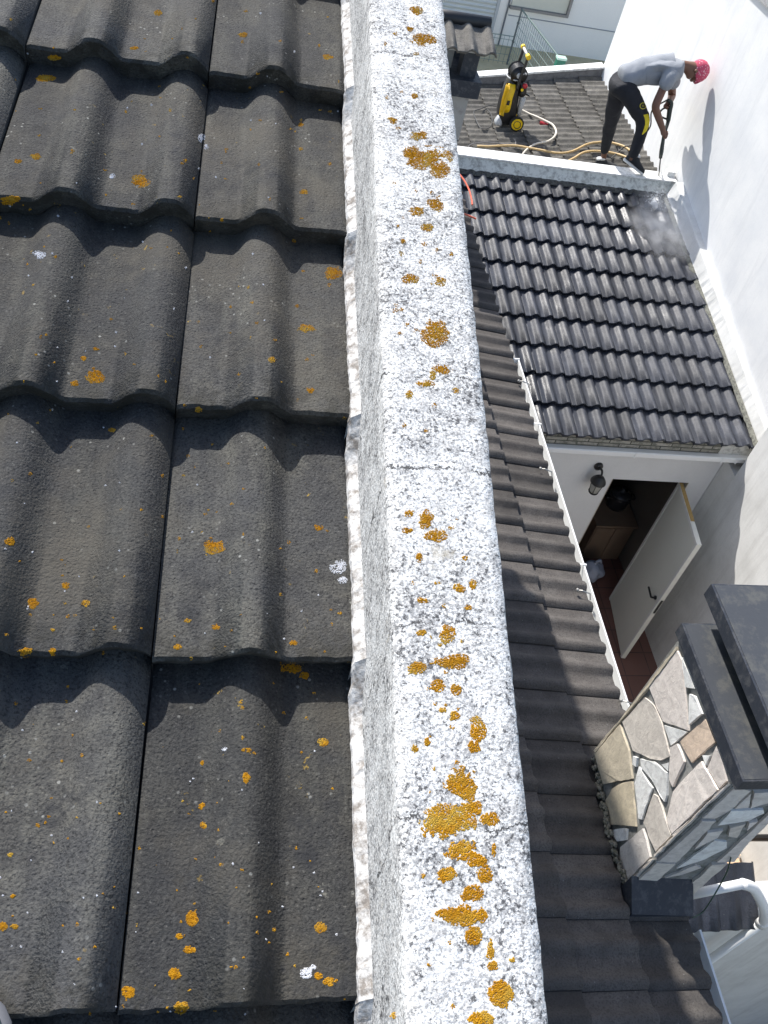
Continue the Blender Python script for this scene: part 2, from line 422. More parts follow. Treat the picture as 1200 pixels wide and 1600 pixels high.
PL = [(650,18,12,8),(662,62,19,9),(640,45,6,4),(655,212,13,7),(648,150,5,4),(614,188,6,5),(666,246,36,17),(688,266,14,11),(640,240,10,8),(681,318,12,12),(651,330,11,7),(668,355,9,6),(630,378,5,4),
 (642,435,13,8),(688,440,8,7),(706,398,6,4),(679,520,21,20),(692,577,15,8),(677,588,6,9),(665,600,13,6),(639,617,7,6),(712,610,5,4),(665,811,12,14),(679,838,17,11),(640,803,7,6),(637,829,9,5),
 (716,918,10,9),(684,911,14,4),(738,914,6,8),(660,938,8,4),(660,990,9,6),(699,990,11,15),(726,872,7,4),(650,1045,17,10),(702,1036,28,10),(685,1072,11,9),(712,1078,8,8),(718,1030,16,7),(710,1118,9,8),(745,1140,13,18),(741,1168,9,11),
 (667,1160,9,13),(648,1170,5,5),(724,1228,28,27),(698,1287,40,27),(735,1262,16,12),(764,1280,14,10),(722,1328,27,15),(750,1345,20,13),(757,1368,11,12),(698,1367,17,13),(737,1396,16,13),(726,1428,34,17),
 (740,1462,12,13),(696,1428,18,9),(766,1482,7,16),(770,1508,9,8),(787,1552,21,20),(752,1592,27,12),(772,1330,4,12),(692,1110,6,4),(615,1587,6,5),(800,1500,5,4),(655,870,5,8),(730,950,6,4)]
for a in PL: patch(bm, B_par, *a, dens=2.1, rb=.00115)
for _ in range(70):
    y = random.uniform(40, 1580); x = 512 + (y+1690)*random.uniform(.047, .083); patch(bm, B_par, x, y, random.uniform(2, 5), random.uniform(2, 4), 1.0, .001)
o = obj('lichen_crust', bm, M_LICH); tag(o, 'orange lichen crusts growing along the top of the white coping', 'lichen', kind='stuff')
bm = bmesh.new()
TL = [(217,283,16,9),(15,313,16,7),(55,245,8,4),(30,252,8,4),(148,588,14,12),(117,598,7,5),(335,853,16,12),(18,845,9,7),(52,942,8,11),(102,915,6,5),(135,943,7,5),(40,1018,11,8),(83,1018,7,6),(82,985,6,4),(455,1045,14,9),(476,1056,7,6),
 (385,1172,7,3),(520,426,13,10),(479,514,13,7),(484,611,7,5),(497,826,7,6),(385,1216,6,10),(300,1435,11,15),(273,1522,10,10),(285,1575,12,9),(200,1550,9,10),(503,1449,10,8),(504,1160,8,6),(316,1192,4,5),(315,1260,6,7),(318,1290,5,5),
 (425,562,5,4),(70,122,15,5),(85,90,9,4),(512,90,8,5),(514,1534,8,6),(498,1525,6,5),(458,1005,6,4),(297,1484,10,5),(280,1463,5,4),(20,1400,7,5),(15,1336,6,5),(22,1448,6,5),(5,1448,6,6),(247,20,6,4),(210,75,7,3),(380,55,8,4),
 (470,195,4,4),(475,300,6,4),(470,233,3,3),(130,560,5,4),(175,672,5,3),(337,980,6,4),(293,970,5,3),(278,1011,6,4),(531,958,5,4),(150,545,5,3),(310,640,5,4)]
for a in TL: patch(bm, B_near, *a, dens=2.0, rb=.00105)
for _ in range(260):
    patch(bm, B_near, random.uniform(0, 545), random.uniform(0, 1590), random.uniform(1.5, 3.5), random.uniform(1.2, 3), 1.0, .0009)
o = obj('lichen_spots', bm, M_LICH); tag(o, 'small orange lichen spots scattered over the dark foreground tiles', 'lichen', kind='stuff')
M_DROP = simple('chalky_white', (.62,.63,.66), .9)
bm = bmesh.new()
for a in ((478,1520,9,8),(488,1512,5,4),(315,216,6,6),(322,228,4,5),(530,886,13,10),(176,276,5,4),(535,906,7,5),(60,398,10,6),(350,1170,5,4)): patch(bm, B_near, *a, dens=1.3, rb=.001)
for _ in range(90): patch(bm, B_near, random.uniform(0, 550), random.uniform(0, 1590), 1.6, 1.6, 1.4, .0007)
o = obj('bird_droppings', bm, M_DROP); tag(o, 'white chalky droppings and specks on the dark foreground tiles', 'droppings', kind='stuff')

# the toe of the photographer's shoe at the lower left corner
sh = empty('shoe', (-.16, .2, -.93), 'toe of a grey and teal shoe at the lower left corner of the near roof', 'shoe')
def loft(bm, rings, close=True):
    R_ = [[bm.verts.new(p) for p in r] for r in rings]; k = len(R_[0])
    for a, b in zip(R_, R_[1:]):
        for i in range(k): bm.faces.new((a[i], a[(i+1) % k], b[(i+1) % k], b[i]))
    bm.faces.new(R_[0][::-1]); bm.faces.new(R_[-1]); return R_
tp, _n = hit(B_near, 12, 1592); base = tp if tp else Vector((-.15, .23, -.95))
ax = Vector((.86, .5, .105)).normalized(); sx = Vector((.5, -.86, 0)).normalized(); up = ax.cross(sx).normalized(); up = up if up.z > 0 else -up
toe = base + Vector((.0, .0, .012))
def shoe_rings(w0, h0, h1, ext):
    rs = []
    for k, t in enumerate((0, .006, .016, .032, .055, .085, .12, .17, .22, .27, .285)):
        f = min(1, math.sqrt(max(0, 1-(1-min(t, .055)/.055)**2))); wd = w0*(.18+.82*f)*(1 if t < .2 else .86) ; hh = h1*(.35+.65*f)*(1 if t < .06 else 1+min((t-.06)*3.2, .6))
        c_ = toe - ax*(t-ext); rs.append([c_ + sx*wd*math.cos(a) + up*(h0 + hh*(math.sin(a)*.5+.5)) for a in [i*math.pi/8 for i in range(16)]])
    return rs
bm = bmesh.new(); loft(bm, shoe_rings(.043, 0.012, .042, -.004)); obj('shoe_upper', bm, simple('teal_fabric', (.09,.16,.155), .9, var=.35, scale=300, bump=.001), sh, True)
bm = bmesh.new(); loft(bm, shoe_rings(.047, -.004, .020, .002)); obj('sole', bm, simple('grey_rubber', (.13,.135,.15), .7, var=.2, scale=80), sh, True)

# ------------------------------------------------------------------ setting: ground, patio
def struct(o): o['kind'] = 'structure'; return o
gm = N('dry_ground', .95); a = gm.noise(.5, 6); gm.col(gm.ramp(a, (.3, (.17,.15,.09)), (.7, (.24,.22,.12)))); gm.bump(gm.noise(20, 4), .02)
bm = bmesh.new(); v = [bm.verts.new(p) for p in ((-900,-900,-8.06),(900,-900,-8.06),(900,1500,-8.06),(-900,1500,-8.06))]; bm.faces.new(v)
struct(obj('ground', bm, gm.m))
n = N('terracotta_floor_tiles', .55)
br = n.t.nodes.new('ShaderNodeTexBrick'); br.offset = 0; br.inputs['Scale'].default_value = 1; br.inputs['Brick Width'].default_value = .30; br.inputs['Row Height'].default_value = .30
br.inputs['Mortar Size'].default_value = .006; br.inputs['Color1'].default_value = (.15,.072,.055,1); br.inputs['Color2'].default_value = (.19,.09,.068,1); br.inputs['Mortar'].default_value = (.06,.04,.035,1)
n.link(n.mapping(loc=(.07, .12, 0)), br.inputs['Vector'])
n.col(n.mix(n.ramp(n.noise(6, 5), (.4, 0.), (.7, .4)), br.outputs[0], (.16,.09,.07))); M_TERR = n.m
bm = bmesh.new(); v = [bm.verts.new(p) for p in ((.3,-1,-8.0),(5.14,-1,-8.0),(5.14,8.3,-8.0),(.3,8.3,-8.0))]; bm.faces.new(v); struct(obj('patio', bm, M_TERR))
gr = N('short_grass', .95); a = gr.noise(3, 6, .7); gr.col(gr.ramp(a, (.3, (.44,.38,.22)), (.7, (.58,.50,.32)))); gr.bump(gr.noise(40, 4), .02)
bm = bmesh.new(); v = [bm.verts.new(p) for p in ((-2,20.2,-8.0),(30,20.2,-8.0),(30,22.3,-8.0),(-2,22.3,-8.0))]; bm.faces.new(v); struct(obj('grass_strip', bm, gr.m))
bm = bmesh.new(); v = [bm.verts.new(p) for p in ((-2,12.5,-8.03),(30,12.5,-8.03),(30,20.19,-8.03),(-2,20.19,-8.03))]; bm.faces.new(v); struct(obj('bounce_ground', bm, plaster('pale_bounce_surface', (.58,.57,.54), (.66,.65,.62), .1)))  # unseen pale ground added to bounce sunlight onto the neighbour's house

# ------------------------------------------------------------------ side wing: brown roof, gutter, chimneys
wing = empty('side_wing', (1.4, 4, -8), 'low side wing with brown-grey ribbed tile roof between the coping and the patio', 'house')
def zb(x): return -4.075 + (2.33 - x) * (s12/c12)
Vb = Vector((-c12, 0, s12)); Nb = Vector((s12, 0, c12))
tile_field('roof_tiles', Vector((2.345, 9.12, -4.075)) - Nb*.050, (0, -1, 0), Vb, Nb, 0, 36, 0, 7, .335, .292, .026, .028, M_BROWN, wing, res=14, jit=.003, edge=.001, clip=[(Vector((.29,0,0)), Vector((-1,0,0)))])
bm = bmesh.new(); prism(bm, [Vector((2.30, -1.4, zb(2.30)-.075)), Vector((2.30, 9.09, zb(2.30)-.075)), Vector((.31, 9.09, zb(.31)-.075)), Vector((.31, -1.4, zb(.31)-.075))], (0, 0, -.1)); obj('roof_deck', bm, M_UNDER, wing)
bxo('wall', .32, 2.2, -1.4, 9.08, -8.05, -4.26, M_WALL, wing)
def gutter(name, y0, y1, parent):
    bm = bmesh.new(); pr = ((2.300,-4.128),(2.302,-4.185),(2.325,-4.205),(2.368,-4.205),(2.386,-4.185),(2.388,-4.118),(2.398,-4.118),(2.399,-4.128),(2.392,-4.19),(2.370,-4.214),(2.322,-4.214),(2.294,-4.19),(2.292,-4.128))
    prism(bm, [Vector((x, y0, z)) for x, z in pr], (0, y1-y0, 0)); g = obj(name, bm, M_PVC, parent); return g
g1 = gutter('gutter', 2.06, 5.335, wing); g2 = gutter('gutter', -1.2, 1.2, wing)
bm = bmesh.new(); prism(bm, [Vector((x, 5.337, z)) for x, z in ((2.29,-4.122),(2.40,-4.112),(2.40,-4.19),(2.372,-4.216),(2.32,-4.216),(2.29,-4.19))], (0, .012, 0)); obj('gutter_end_cap', bm, M_PVC, wing)
for y in (4.62, 3.35, .35):
    bm = bmesh.new(); box(bm, 2.402, 2.409, y, y+.012, -4.21, -4.114); box(bm, 2.293, 2.403, y, y+.012, -4.1165, -4.1135); obj('gutter_joint', bm, M_PVC, wing)
for (x_, y_) in ((820,598), (855,735), (914,925), (983,1098)):
    q = onp(x_, y_, (2.31, 0, -4.06), Nb)
    bm = bmesh.new(); tube(bm, [q+Vector((-.045,.012,.0)), q+Vector((-.02,.0,.012)), q+Vector((.03,-.012,.0)), q+Vector((.05,-.015,-.055))], .0045, 6); bmesh.ops.create_uvsphere(bm, u_segments=8, v_segments=6, radius=.011, matrix=Matrix.Translation(q+Vector((-.045,.012,.003))))
    obj('gutter_hook', bm, simple('zinc', (.35,.34,.32), .5, .6), wing)

# ---- stone-clad chimney
ch = empty('stone_chimney', (2.2, 1.7, -4.1), 'chimney clad in irregular pale stone slabs under two black coated caps', 'chimney')
mm = speckled('grey_mortar', (.27,.27,.26), (.13,.135,.12), .5, 12)
bxo('chimney_body', 2.058, 2.415, 1.382, 2.035, -4.35, -2.955, mm, ch)
n = N('crazy_paving_stone', .7, spec=.4)
t = n.attr('scol', 'Color'); v1 = n.noise(14, 6, .75, dist=1.5); v2 = n.noise(1, 6, .7, n.mapping((10, 60, 25), (.4, .3, .2)), dist=.8)
c = n.mix(.8, t, n.ramp(v1, (.3, .85), (.65, 1.3)), 'MULTIPLY'); c = n.mix(n.ramp(v2, (.5, 0.), (.72, .45)), c, (.33,.27,.25)); n.col(c); n.bump(v1, .003); M_STONE = n.m
def Z1(*p): return [(900+x/4., 1100+y/4.) for x, y in p]
def Z5(*p): return [(850+x/3.43, 900+y/3.43) for x, y in p]
TAN=(.52,.45,.33); YT=(.58,.51,.39); BEI=(.60,.55,.49); PNK=(.68,.62,.57); WHT=(.70,.70,.68); ORA=(.68,.54,.42); GRB=(.60,.56,.52)
SL = [(YT, Z1((128,312),(285,128),(340,290),(362,465),(180,500))), (TAN, Z1((235,530),(280,500),(360,482),(385,765),(222,755),(195,600))), (WHT, Z1((245,785),(300,775),(330,780),(325,850),(270,858),(250,830))),
 (BEI, Z1((300,112),(380,25),(440,-40),(497,10),(545,120),(598,325),(540,352),(470,340),(365,290))), (PNK, Z5((572,592),(640,510),(722,400),(745,450),(783,828),(645,778))),
 (WHT, Z5((750,436),(785,515),(820,603),(768,595))), (WHT, Z5((792,632),(822,645),(862,738),(790,798))), (WHT, Z5((655,800),(778,836),(690,908))), (ORA, Z5((737,888),(875,768),(930,888),(802,1000))),
 (PNK, Z1((602,272),(645,248),(690,360),(617,518),(597,475))), (PNK, Z1((893,258),(935,380),(952,480),(910,525),(835,400))), (WHT, Z1((803,320),(850,322),(826,383))),
 (PNK, Z1((800,358),(850,440),(903,535),(770,660),(615,812),(582,720),(625,545),(700,460))), (WHT, Z1((372,325),(395,335),(388,392),(368,378))), (WHT, Z1((415,342),(500,360),(583,430),(580,570),(565,612),(490,478),(418,395))),
 (WHT, Z1((545,378),(590,366),(586,420))), (WHT, Z1((402,392),(488,525),(420,722),(402,715),(376,500))), (BEI, Z1((497,562),(525,578),(605,820),(510,922),(433,740))), (GRB, Z1((430,778),(452,850),(474,955),(335,1105),(300,1050),(284,980),(292,895))),
 (PNK, Z1((912,540),(970,500),(778,682),(625,822),(612,820),(760,690))), (BEI, Z1((612,838),(765,702),(505,958),(506,940))), (BEI, Z1((495,970),(350,1120),(338,1112),(478,968))),
 (YT, Z5((278,935),(450,728),(722,378),(722,395),(560,612),(430,765),(285,945)))]
SF = [(GRB, Z1((985,512),(1088,532),(960,650),(870,703),(787,703))), (GRB, Z1((1108,537),(1230,530),(1200,600),(1082,635))), (GRB, Z1((1088,548),(1073,635),(988,640))), (GRB, Z1((782,715),(868,713),(640,958),(620,972),(512,968))),
 (WHT, Z1((965,655),(1165,645),(1170,668),(1080,712),(882,745))), (GRB, Z1((818,790),(915,775),(880,818),(735,893))), (WHT, Z1((862,842),(940,852),(940,888),(800,960),(625,1018))), (BEI, Z1((500,982),(618,987),(440,1148),(342,1128))),
 (BEI, Z1((957,757),(1053,732),(1000,818),(945,808))), (PNK, Z1((1077,727),(1130,715),(1062,772))), (PNK, Z1((1235,630),(1240,680),(1060,870),(985,972),(875,974),(960,900),(1110,760))), (BEI, Z1((845,990),(940,982),(760,1140),(720,1185),(628,1188))), (GRB, Z1((552,1075),(740,997),(780,1012),(650,1060)))]
def stones(name, L, f, nrm, parent):
    bm = bmesh.new(); cl = bm.loops.layers.float_color.new('scol')
    for col, pts in L:
        P = [f(x, y) for x, y in pts]; Q = []
        for i, p in enumerate(P):                # roughen the outline a little
            q = P[(i+1) % len(P)]; k = max(1, int((q-p).length/.035)); d = q-p
            for j in range(k):
                r = p + d*(j/k); 
                if j: r = r + Vector(nrm).cross(d).normalized()*random.uniform(-.0028, .0028)
                Q.append(r)
        nf = len(bm.faces); th = random.uniform(.008, .014); prism(bm, Q, Vector(nrm)*th); bm.faces.ensure_lookup_table()
        v = random.uniform(.9, 1.08)
        for vv in {x for fc in bm.faces[nf:] for x in fc.verts}: vv.co += Vector(nrm)*.003*noise.noise(vv.co*25)
        for fc in bm.faces[nf:]:
            for l in fc.loops: l[cl] = (col[0]*v, col[1]*v, col[2]*v, 1)
    o = obj(name, bm, M_STONE, parent); return o
stones('stone_facing', SL, lambda x, y: onx(x, y, 2.0578), (-1, 0, 0), ch)
stones('stone_facing', SF, lambda x, y: ony(x, y, 1.3818), (0, -1, 0), ch)
def slab(x0, x1, y0, y1, z0, z1):
    bm = bmesh.new(); box(bm, x0, x1, y0, y1, z0, z1); s = obj('chimney_cap', bm, M_SLAB, ch, bevel=.004); return s
s1 = slab(2.035, 2.58, 1.345, 2.052, -2.952, -2.885); s2 = slab(2.108, 2.72, 1.30, 2.12, -2.772, -2.700)
bxo('cap_dust', 2.118, 2.712, 1.308, 2.112, -2.6999, -2.6975, M_SLABT, ch)
bxo('cap_dust', 2.045, 2.57, 1.353, 2.044, -2.8849, -2.8835, M_SLABT, ch)
bm = bmesh.new(); box(bm, 2.20, 2.5, 1.42, 1.98, -2.886, -2.770); obj('flue_block', bm, M_BLACKP, ch)
bm = bmesh.new()
P = [Vector((2.02,1.25,zb(2.02)+.0)), Vector((2.36,1.25,zb(2.36)+.0)), Vector((2.36,1.384,zb(2.36)+.10)), Vector((2.02,1.384,zb(2.02)+.10))]
prism(bm, P, (0, 0, -.12)); obj('flashing', bm, M_SLAB, ch)
bm = bmesh.new(); pts = [onp(x, y, (2.05,0,zb(2.05)+.0), Nb) for x, y in ((930,1182),(938,1230),(945,1260),(952,1300),(962,1330),(972,1362),(984,1388))]
for i in range(150):
    k = random.uniform(0, len(pts)-1.01); a, b = pts[int(k)], pts[int(k)+1]; q = a.lerp(b, k % 1) + Vector((random.uniform(-.018, .006), 0, random.uniform(-.012, .012)))
    bmesh.ops.create_icosphere(bm, subdivisions=1, radius=random.uniform(.006, .013), matrix=Matrix.Translation(q) @ Matrix.Diagonal((1, 1.3, .8, 1)))
obj('mortar_joint', bm, speckled('mossy_mortar', (.19,.18,.15), (.05,.055,.03), .5, 50), ch)
# thin green wire from the chimney
bm = bmesh.new(); tube(bm, smoothpath([ony(1142,1340,1.36), ony(1136,1362,1.36), ony(1124,1385,1.34), ony(1112,1405,1.3), ony(1098,1425,1.28), ony(1082,1434,1.26)]), .0035, 5)
tag(obj('wire', bm, simple('green_cable', (.03,.07,.045), .5)), 'thin dark green wire hanging below the stone chimney', 'wire')

# ---- small far chimney with tile cap
fc = empty('tile_capped_chimney', (1.9, 7.4, -4), 'small chimney with a tiled cap and black slab just right of the coping', 'chimney')
Mcol = speckled('grey_cladding', (.40,.385,.36), (.30,.28,.26), .4, 9)
bxo('chimney_body', 1.62, 2.055, 7.25, 7.66, -4.2, -3.0, Mcol, fc)
bxo('body_seam', 1.60, 2.058, 7.246, 7.664, -3.395, -3.388, M_DARK, fc)
bxo('base_slab', 1.56, 2.10, 7.15, 7.76, -2.995, -2.865, M_SLAB, fc, .004)
bxo('corner_pillar', 1.93, 2.055, 7.23, 7.36, -2.864, -2.66, M_SLAB, fc, .003)
bxo('corner_pillar', 1.93, 2.055, 7.58, 7.70, -2.864, -2.66, M_SLAB, fc, .003)
bxo('corner_pillar', 1.62, 1.70, 7.23, 7.36, -2.864, -2.66, M_SLAB, fc, .003)
bxo('flue_pot', 1.74, 1.88, 7.36, 7.55, -2.864, -2.70, Mcol, fc, .01)
bxo('cap_board', 1.56, 2.08, 7.17, 7.76, -2.662, -2.632, simple('pale_board', (.45,.45,.44), .8), fc)
tile_field('cap_tiles', Vector((1.525, 7.10, -2.655)), (1, 0, 0), (0, .955, .296), (0, -.296, .955), 0, 2, 0, 1, .335, .31, .026, .03, M_GREY, fc, res=20)
tile_field('cap_tiles', Vector((2.145, 7.80, -2.655)), (-1, 0, 0), (0, -.955, .296), (0, .296, .955), 0, 2, 0, 1, .335, .31, .026, .03, M_GREY, fc, res=20)
bm = bmesh.new(); tube(bm, [(1.52, 7.45, -2.53), (2.13, 7.45, -2.53)], .05, 12); obj('cap_ridge', bm, M_DARK, fc, True)
bm = bmesh.new(); tube(bm, [(1.60, 7.235, -3.0), (1.60,7.235,-3.3), (1.585,7.235,-3.6), (1.59,7.235,-4.0)], .012, 6)
obj('cable', bm, M_BLACKP, fc)

# ------------------------------------------------------------------ patio building with the black roof
pb = empty('patio_building', (3.8, 7.5, -8), 'patio building with glossy black tiled roof, white front wall and open doorway', 'house')
Eo = Vector((2.25, 5.803, -5.262)); Vk = Vector((0, c12, s12)); Nk = NN
tipw = onp(1022, 335, Eo, Nk)
def wetf(p):
    d = (p - tipw).length; a = max(0, 1 - d/.85)
    d2 = (p - onp(826, 600, Eo, Nk)); b = max(0, 1-((d2.x/.28)**2 + (d2.y/.65)**2))
    d3 = (p - onp(900, 430, Eo, Nk)).length; return max(a, b*.6, .25*max(0, 1-d3/1.6))
blk = tile_field('roof_tiles', Eo - Nk*.064, (1, 0, 0), Vk, Nk, 0, 11, 0, 10, .350, .292, .036, .034, M_BLACK, pb, res=30, jit=.003, edge=.001, wetf=wetf, ex=1.2, wr=.200,
    clip=[(Vector((5.27, 5.80, 0)), Vector((1, .042, 0))), (Vector((0, 9.105, 0)), Vector((0, 1, 0)))])
bm = bmesh.new(); prism(bm, [Vector((2.3,5.88,-5.33)), Vector((5.3,5.88,-5.33)), Vector((5.15,9.1,-4.645)), Vector((2.3,9.1,-4.645))], (0,0,-.05)); obj('roof_deck', bm, M_UNDER, pb)
n = N('mossy_thin_bricks', .95); br = n.t.nodes.new('ShaderNodeTexBrick'); br.inputs['Scale'].default_value = 1; br.inputs['Brick Width'].default_value = .21; br.inputs['Row Height'].default_value = .045; br.inputs['Mortar Size'].default_value = .006
br.inputs['Color1'].default_value = (.38,.36,.31,1); br.inputs['Color2'].default_value = (.25,.24,.20,1); br.inputs['Mortar'].default_value = (.06,.06,.05,1)
n.link(n.mapping((1,1,1), (rad(90),0,0)), br.inputs['Vector']); n.col(n.mix(n.ramp(n.noise(18, 5, .7), (.45, 0.), (.6, .8)), br.outputs[0], (.11,.11,.09))); n.bump(n.noise(50, 4), .006)
bxo('brick_fascia', 2.42, 4.92, 5.862, 5.95, -5.46, -5.29, n.m, pb)
bxo('brick_fascia', 4.923, 5.34, 5.860, 5.95, -5.46, -5.29, speckled('pale_mortar', (.55,.54,.50), (.3,.29,.26), .4, 20), pb)
bm = bmesh.new(); prism(bm, [Vector((2.43, y, z)) for y, z in ((5.96,-5.455),(5.81,-5.447),(5.80,-5.455),(5.80,-5.50),(5.815,-5.515),(5.96,-5.515))], (2.98, 0, 0)); obj('gutter', bm, M_PVC, pb)
for x in (4.05, 4.95, 5.1): bxo('gutter_joint', x, x+.012, 5.794, 5.80, -5.512, -5.446, M_PVC, pb)
for a in ((2.44,4.075,-8.0,-5.515),(4.903,5.138,-8.0,-5.515),(4.075,4.903,-5.985,-5.515)):
    bxo('front_wall', a[0], a[1], 5.98, 6.10, a[2], a[3], M_WALL, pb)
bm = bmesh.new(); box(bm, 4.073, 4.079, 5.976, 6.104, -8, -5.985); box(bm, 4.899, 4.905, 5.976, 6.104, -8, -5.985); obj('door_frame', bm, simple('cream_wood', (.55,.50,.40), .5), pb)
# room behind
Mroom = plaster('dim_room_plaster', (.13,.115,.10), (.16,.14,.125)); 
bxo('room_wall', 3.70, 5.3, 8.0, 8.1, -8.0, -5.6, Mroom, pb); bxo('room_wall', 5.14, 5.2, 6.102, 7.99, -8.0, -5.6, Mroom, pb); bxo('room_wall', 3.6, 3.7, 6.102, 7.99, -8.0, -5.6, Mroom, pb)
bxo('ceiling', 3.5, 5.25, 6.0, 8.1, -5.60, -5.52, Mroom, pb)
dl = empty('door_leaf', (4.82, 6.04, -8), 'cream door standing wide open into the patio with a black lever handle', 'door')
d0 = Vector((4.735, 5.195, 0)); d1 = Vector((4.83, 6.02, 0)); dd = (d1-d0).normalized(); dn = Vector((dd.y, -dd.x, 0))
bm = bmesh.new(); prism(bm, [d0+Vector((0,0,-7.985)), d1+Vector((0,0,-7.985)), d1+dn*.04+Vector((0,0,-7.985)), d0+dn*.04+Vector((0,0,-7.985))], (0,0,1.965))
Mdoor = simple('cream_painted_door', (.70,.70,.63), .45, var=.04, scale=4)
obj('door_panel', bm, Mdoor, dl, bevel=.003)
bm = bmesh.new()   # raised rim round the panel
def dbox(u0, u1, z0, z1, o0, o1, bm):
    P = [d0+dd*u0-dn*o0, d0+dd*u1-dn*o0, d0+dd*u1-dn*o1, d0+dd*u0-dn*o1]; prism(bm, [p+Vector((0,0,z0)) for p in P], (0,0,z1-z0))
dbox(0, .035, -7.985, -6.02, .001, .008, bm); dbox(.795, .830, -7.985, -6.02, .001, .008, bm); dbox(.035, .795, -6.055, -6.02, .001, .008, bm); obj('door_edging', bm, simple('pale_edge_paint', (.72,.72,.68), .4), dl)
bm = bmesh.new(); prism(bm, [d0+dd*.3-dn*.002+Vector((0,0,-6.0185)), d1-dn*.002+Vector((0,0,-6.0185)), d1+dn*.038+Vector((0,0,-6.0185)), d0+dd*.3+dn*.038+Vector((0,0,-6.0185))], (0,0,.003)); obj('bare_wood_edge', bm, simple('bare_wood', (.42,.28,.10), .8, var=.3), dl)
hp = d0 + dd*.085 + Vector((0,0,-6.98)); bm = bmesh.new()
tube(bm, smoothpath([hp-dn*.005, hp-dn*.05, hp-dn*.055+dd*.03, hp-dn*.055+dd*.12+Vector((0,0,.0)), hp-dn*.05+dd*.13+Vector((0,0,-.01))], 5), .011, 8)
tube(bm, [hp-dn*.002, hp-dn*.018], .022, 10)
obj('door_handle', bm, M_BLACKP, dl)
bm = bmesh.new(); P = [d0-dd*.0015+dn*.008, d0-dd*.0015+dn*.032]; prism(bm, [P[0]+Vector((0,0,-7.13)), P[1]+Vector((0,0,-7.13)), P[1]+Vector((0,0,-6.91)), P[0]+Vector((0,0,-6.91))], -dd*.003); obj('lock_plate', bm, M_DARK, dl)
# room contents
cb = empty('wooden_cabinet', (4.9, 6.7, -8), 'light wood cabinet inside the dark room behind the doorway', 'cabinet')
Mw = simple('light_wood', (.24,.165,.11), .6, var=.25, scale=8)
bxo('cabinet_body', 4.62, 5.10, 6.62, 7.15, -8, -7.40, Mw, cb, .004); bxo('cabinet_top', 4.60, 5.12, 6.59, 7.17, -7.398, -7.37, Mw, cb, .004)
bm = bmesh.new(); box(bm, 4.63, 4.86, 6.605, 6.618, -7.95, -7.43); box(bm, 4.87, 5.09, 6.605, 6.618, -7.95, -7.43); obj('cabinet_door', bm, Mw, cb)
pt = empty('black_pot', (4.86, 6.9, -7.37), 'round black pot with lid standing on the wooden cabinet', 'pot')
bm = bmesh.new(); C0 = Vector((4.92, 6.92, -7.369))
tube(bm, [C0+Vector((0,0,z)) for z in (0,.01,.08,.17,.20,.205)], [.09,.11,.13,.125,.135,.13], 20); obj('pot_body', bm, simple('black_enamel', (.02,.02,.024), .3), pt, True)
bm = bmesh.new(); tube(bm, [C0+Vector((0,0,z)) for z in (.206,.23,.262,.275,.29,.305)], [.132,.12,.065,.022,.028,.012], 20); obj('pot_lid', bm, simple('dark_enamel', (.035,.036,.04), .25), pt, True)
for s_ in (-1, 1):
    bm = bmesh.new(); tube(bm, smoothpath([C0+Vector((s_*.12,-.04,.16)), C0+Vector((s_*.175,-.035,.17)), C0+Vector((s_*.175,.035,.17)), C0+Vector((s_*.12,.04,.16))], 4), .009, 6); obj('pot_handle', bm, M_BLACKP, pt)
bb = empty('white_bag', (4.62, 6.3, -8), 'crumpled bluish white plastic bag on the floor inside the doorway', 'bag')
bm = bmesh.new(); bmesh.ops.create_icosphere(bm, subdivisions=4, radius=.13, matrix=Matrix.Translation((4.66, 6.33, -7.87)))
for v in bm.verts: v.co += (v.co-Vector((4.66,6.33,-7.87)))*.35*noise.noise(v.co*9); v.co.z = max(v.co.z, -7.995)
obj('bag_body', bm, simple('bluish_plastic', (.42,.46,.55), .4), bb, True)
bm = bmesh.new(); tube(bm, smoothpath([(4.66,6.33,-7.78),(4.65,6.33,-7.72),(4.69,6.34,-7.69),(4.72,6.35,-7.74)], 4), [.03]+[.018]*12, 7); obj('bag_knot', bm, simple('bluish_plastic_knot', (.42,.46,.55), .4), bb, True)
bk = empty('bucket', (4.30, 6.25, -8), 'dark green bucket just inside the doorway beside the white bag', 'bucket')
bm = bmesh.new(); tube(bm, [(4.36,6.22,z) for z in (-7.995,-7.99,-7.76,-7.75,-7.75,-7.97)], [.09,.095,.13,.135,.125,.09], 18); obj('bucket_body', bm, simple('dark_green_plastic', (.02,.04,.035), .4), bk, True)
bm = bmesh.new(); tube(bm, smoothpath([(4.23,6.22,-7.77),(4.24,6.16,-7.7),(4.36,6.12,-7.68),(4.48,6.16,-7.7),(4.49,6.22,-7.77)], 4), .004, 5); obj('bucket_handle', bm, M_DARK, bk)
# wall lantern
ln = empty('wall_lantern', (3.85, 5.97, -5.85), 'black outdoor wall lantern on the white wall left of the doorway', 'lamp')
L0 = ony(935, 728, 5.978)
bm = bmesh.new(); tube(bm, [L0, L0+Vector((0,-.02,0)), L0+Vector((0,-.035,0))], [.046,.043,.016], 16); obj('wall_plate', bm, M_BLACKP, ln, True)
LC = L0 + Vector((0,-.12,-.05))
bm = bmesh.new(); tube(bm, smoothpath([L0+Vector((0,-.02,0)), L0+Vector((0,-.09,.03)), LC+Vector((0,0,.05)), LC+Vector((0,0,.0))], 5), .011, 8); obj('arm', bm, M_BLACKP, ln, True)
bm = bmesh.new(); tube(bm, [LC+Vector((0,0,z)) for z in (.025,.015,-.02,-.045,-.052)], [.016,.040,.068,.078,.078], 20); obj('lamp_shade', bm, M_BLACKP, ln, True)
n = N('frosted_glass', .25, (.50,.50,.45)); n.b.inputs['Transmission Weight'].default_value = .3; M_GL = n.m
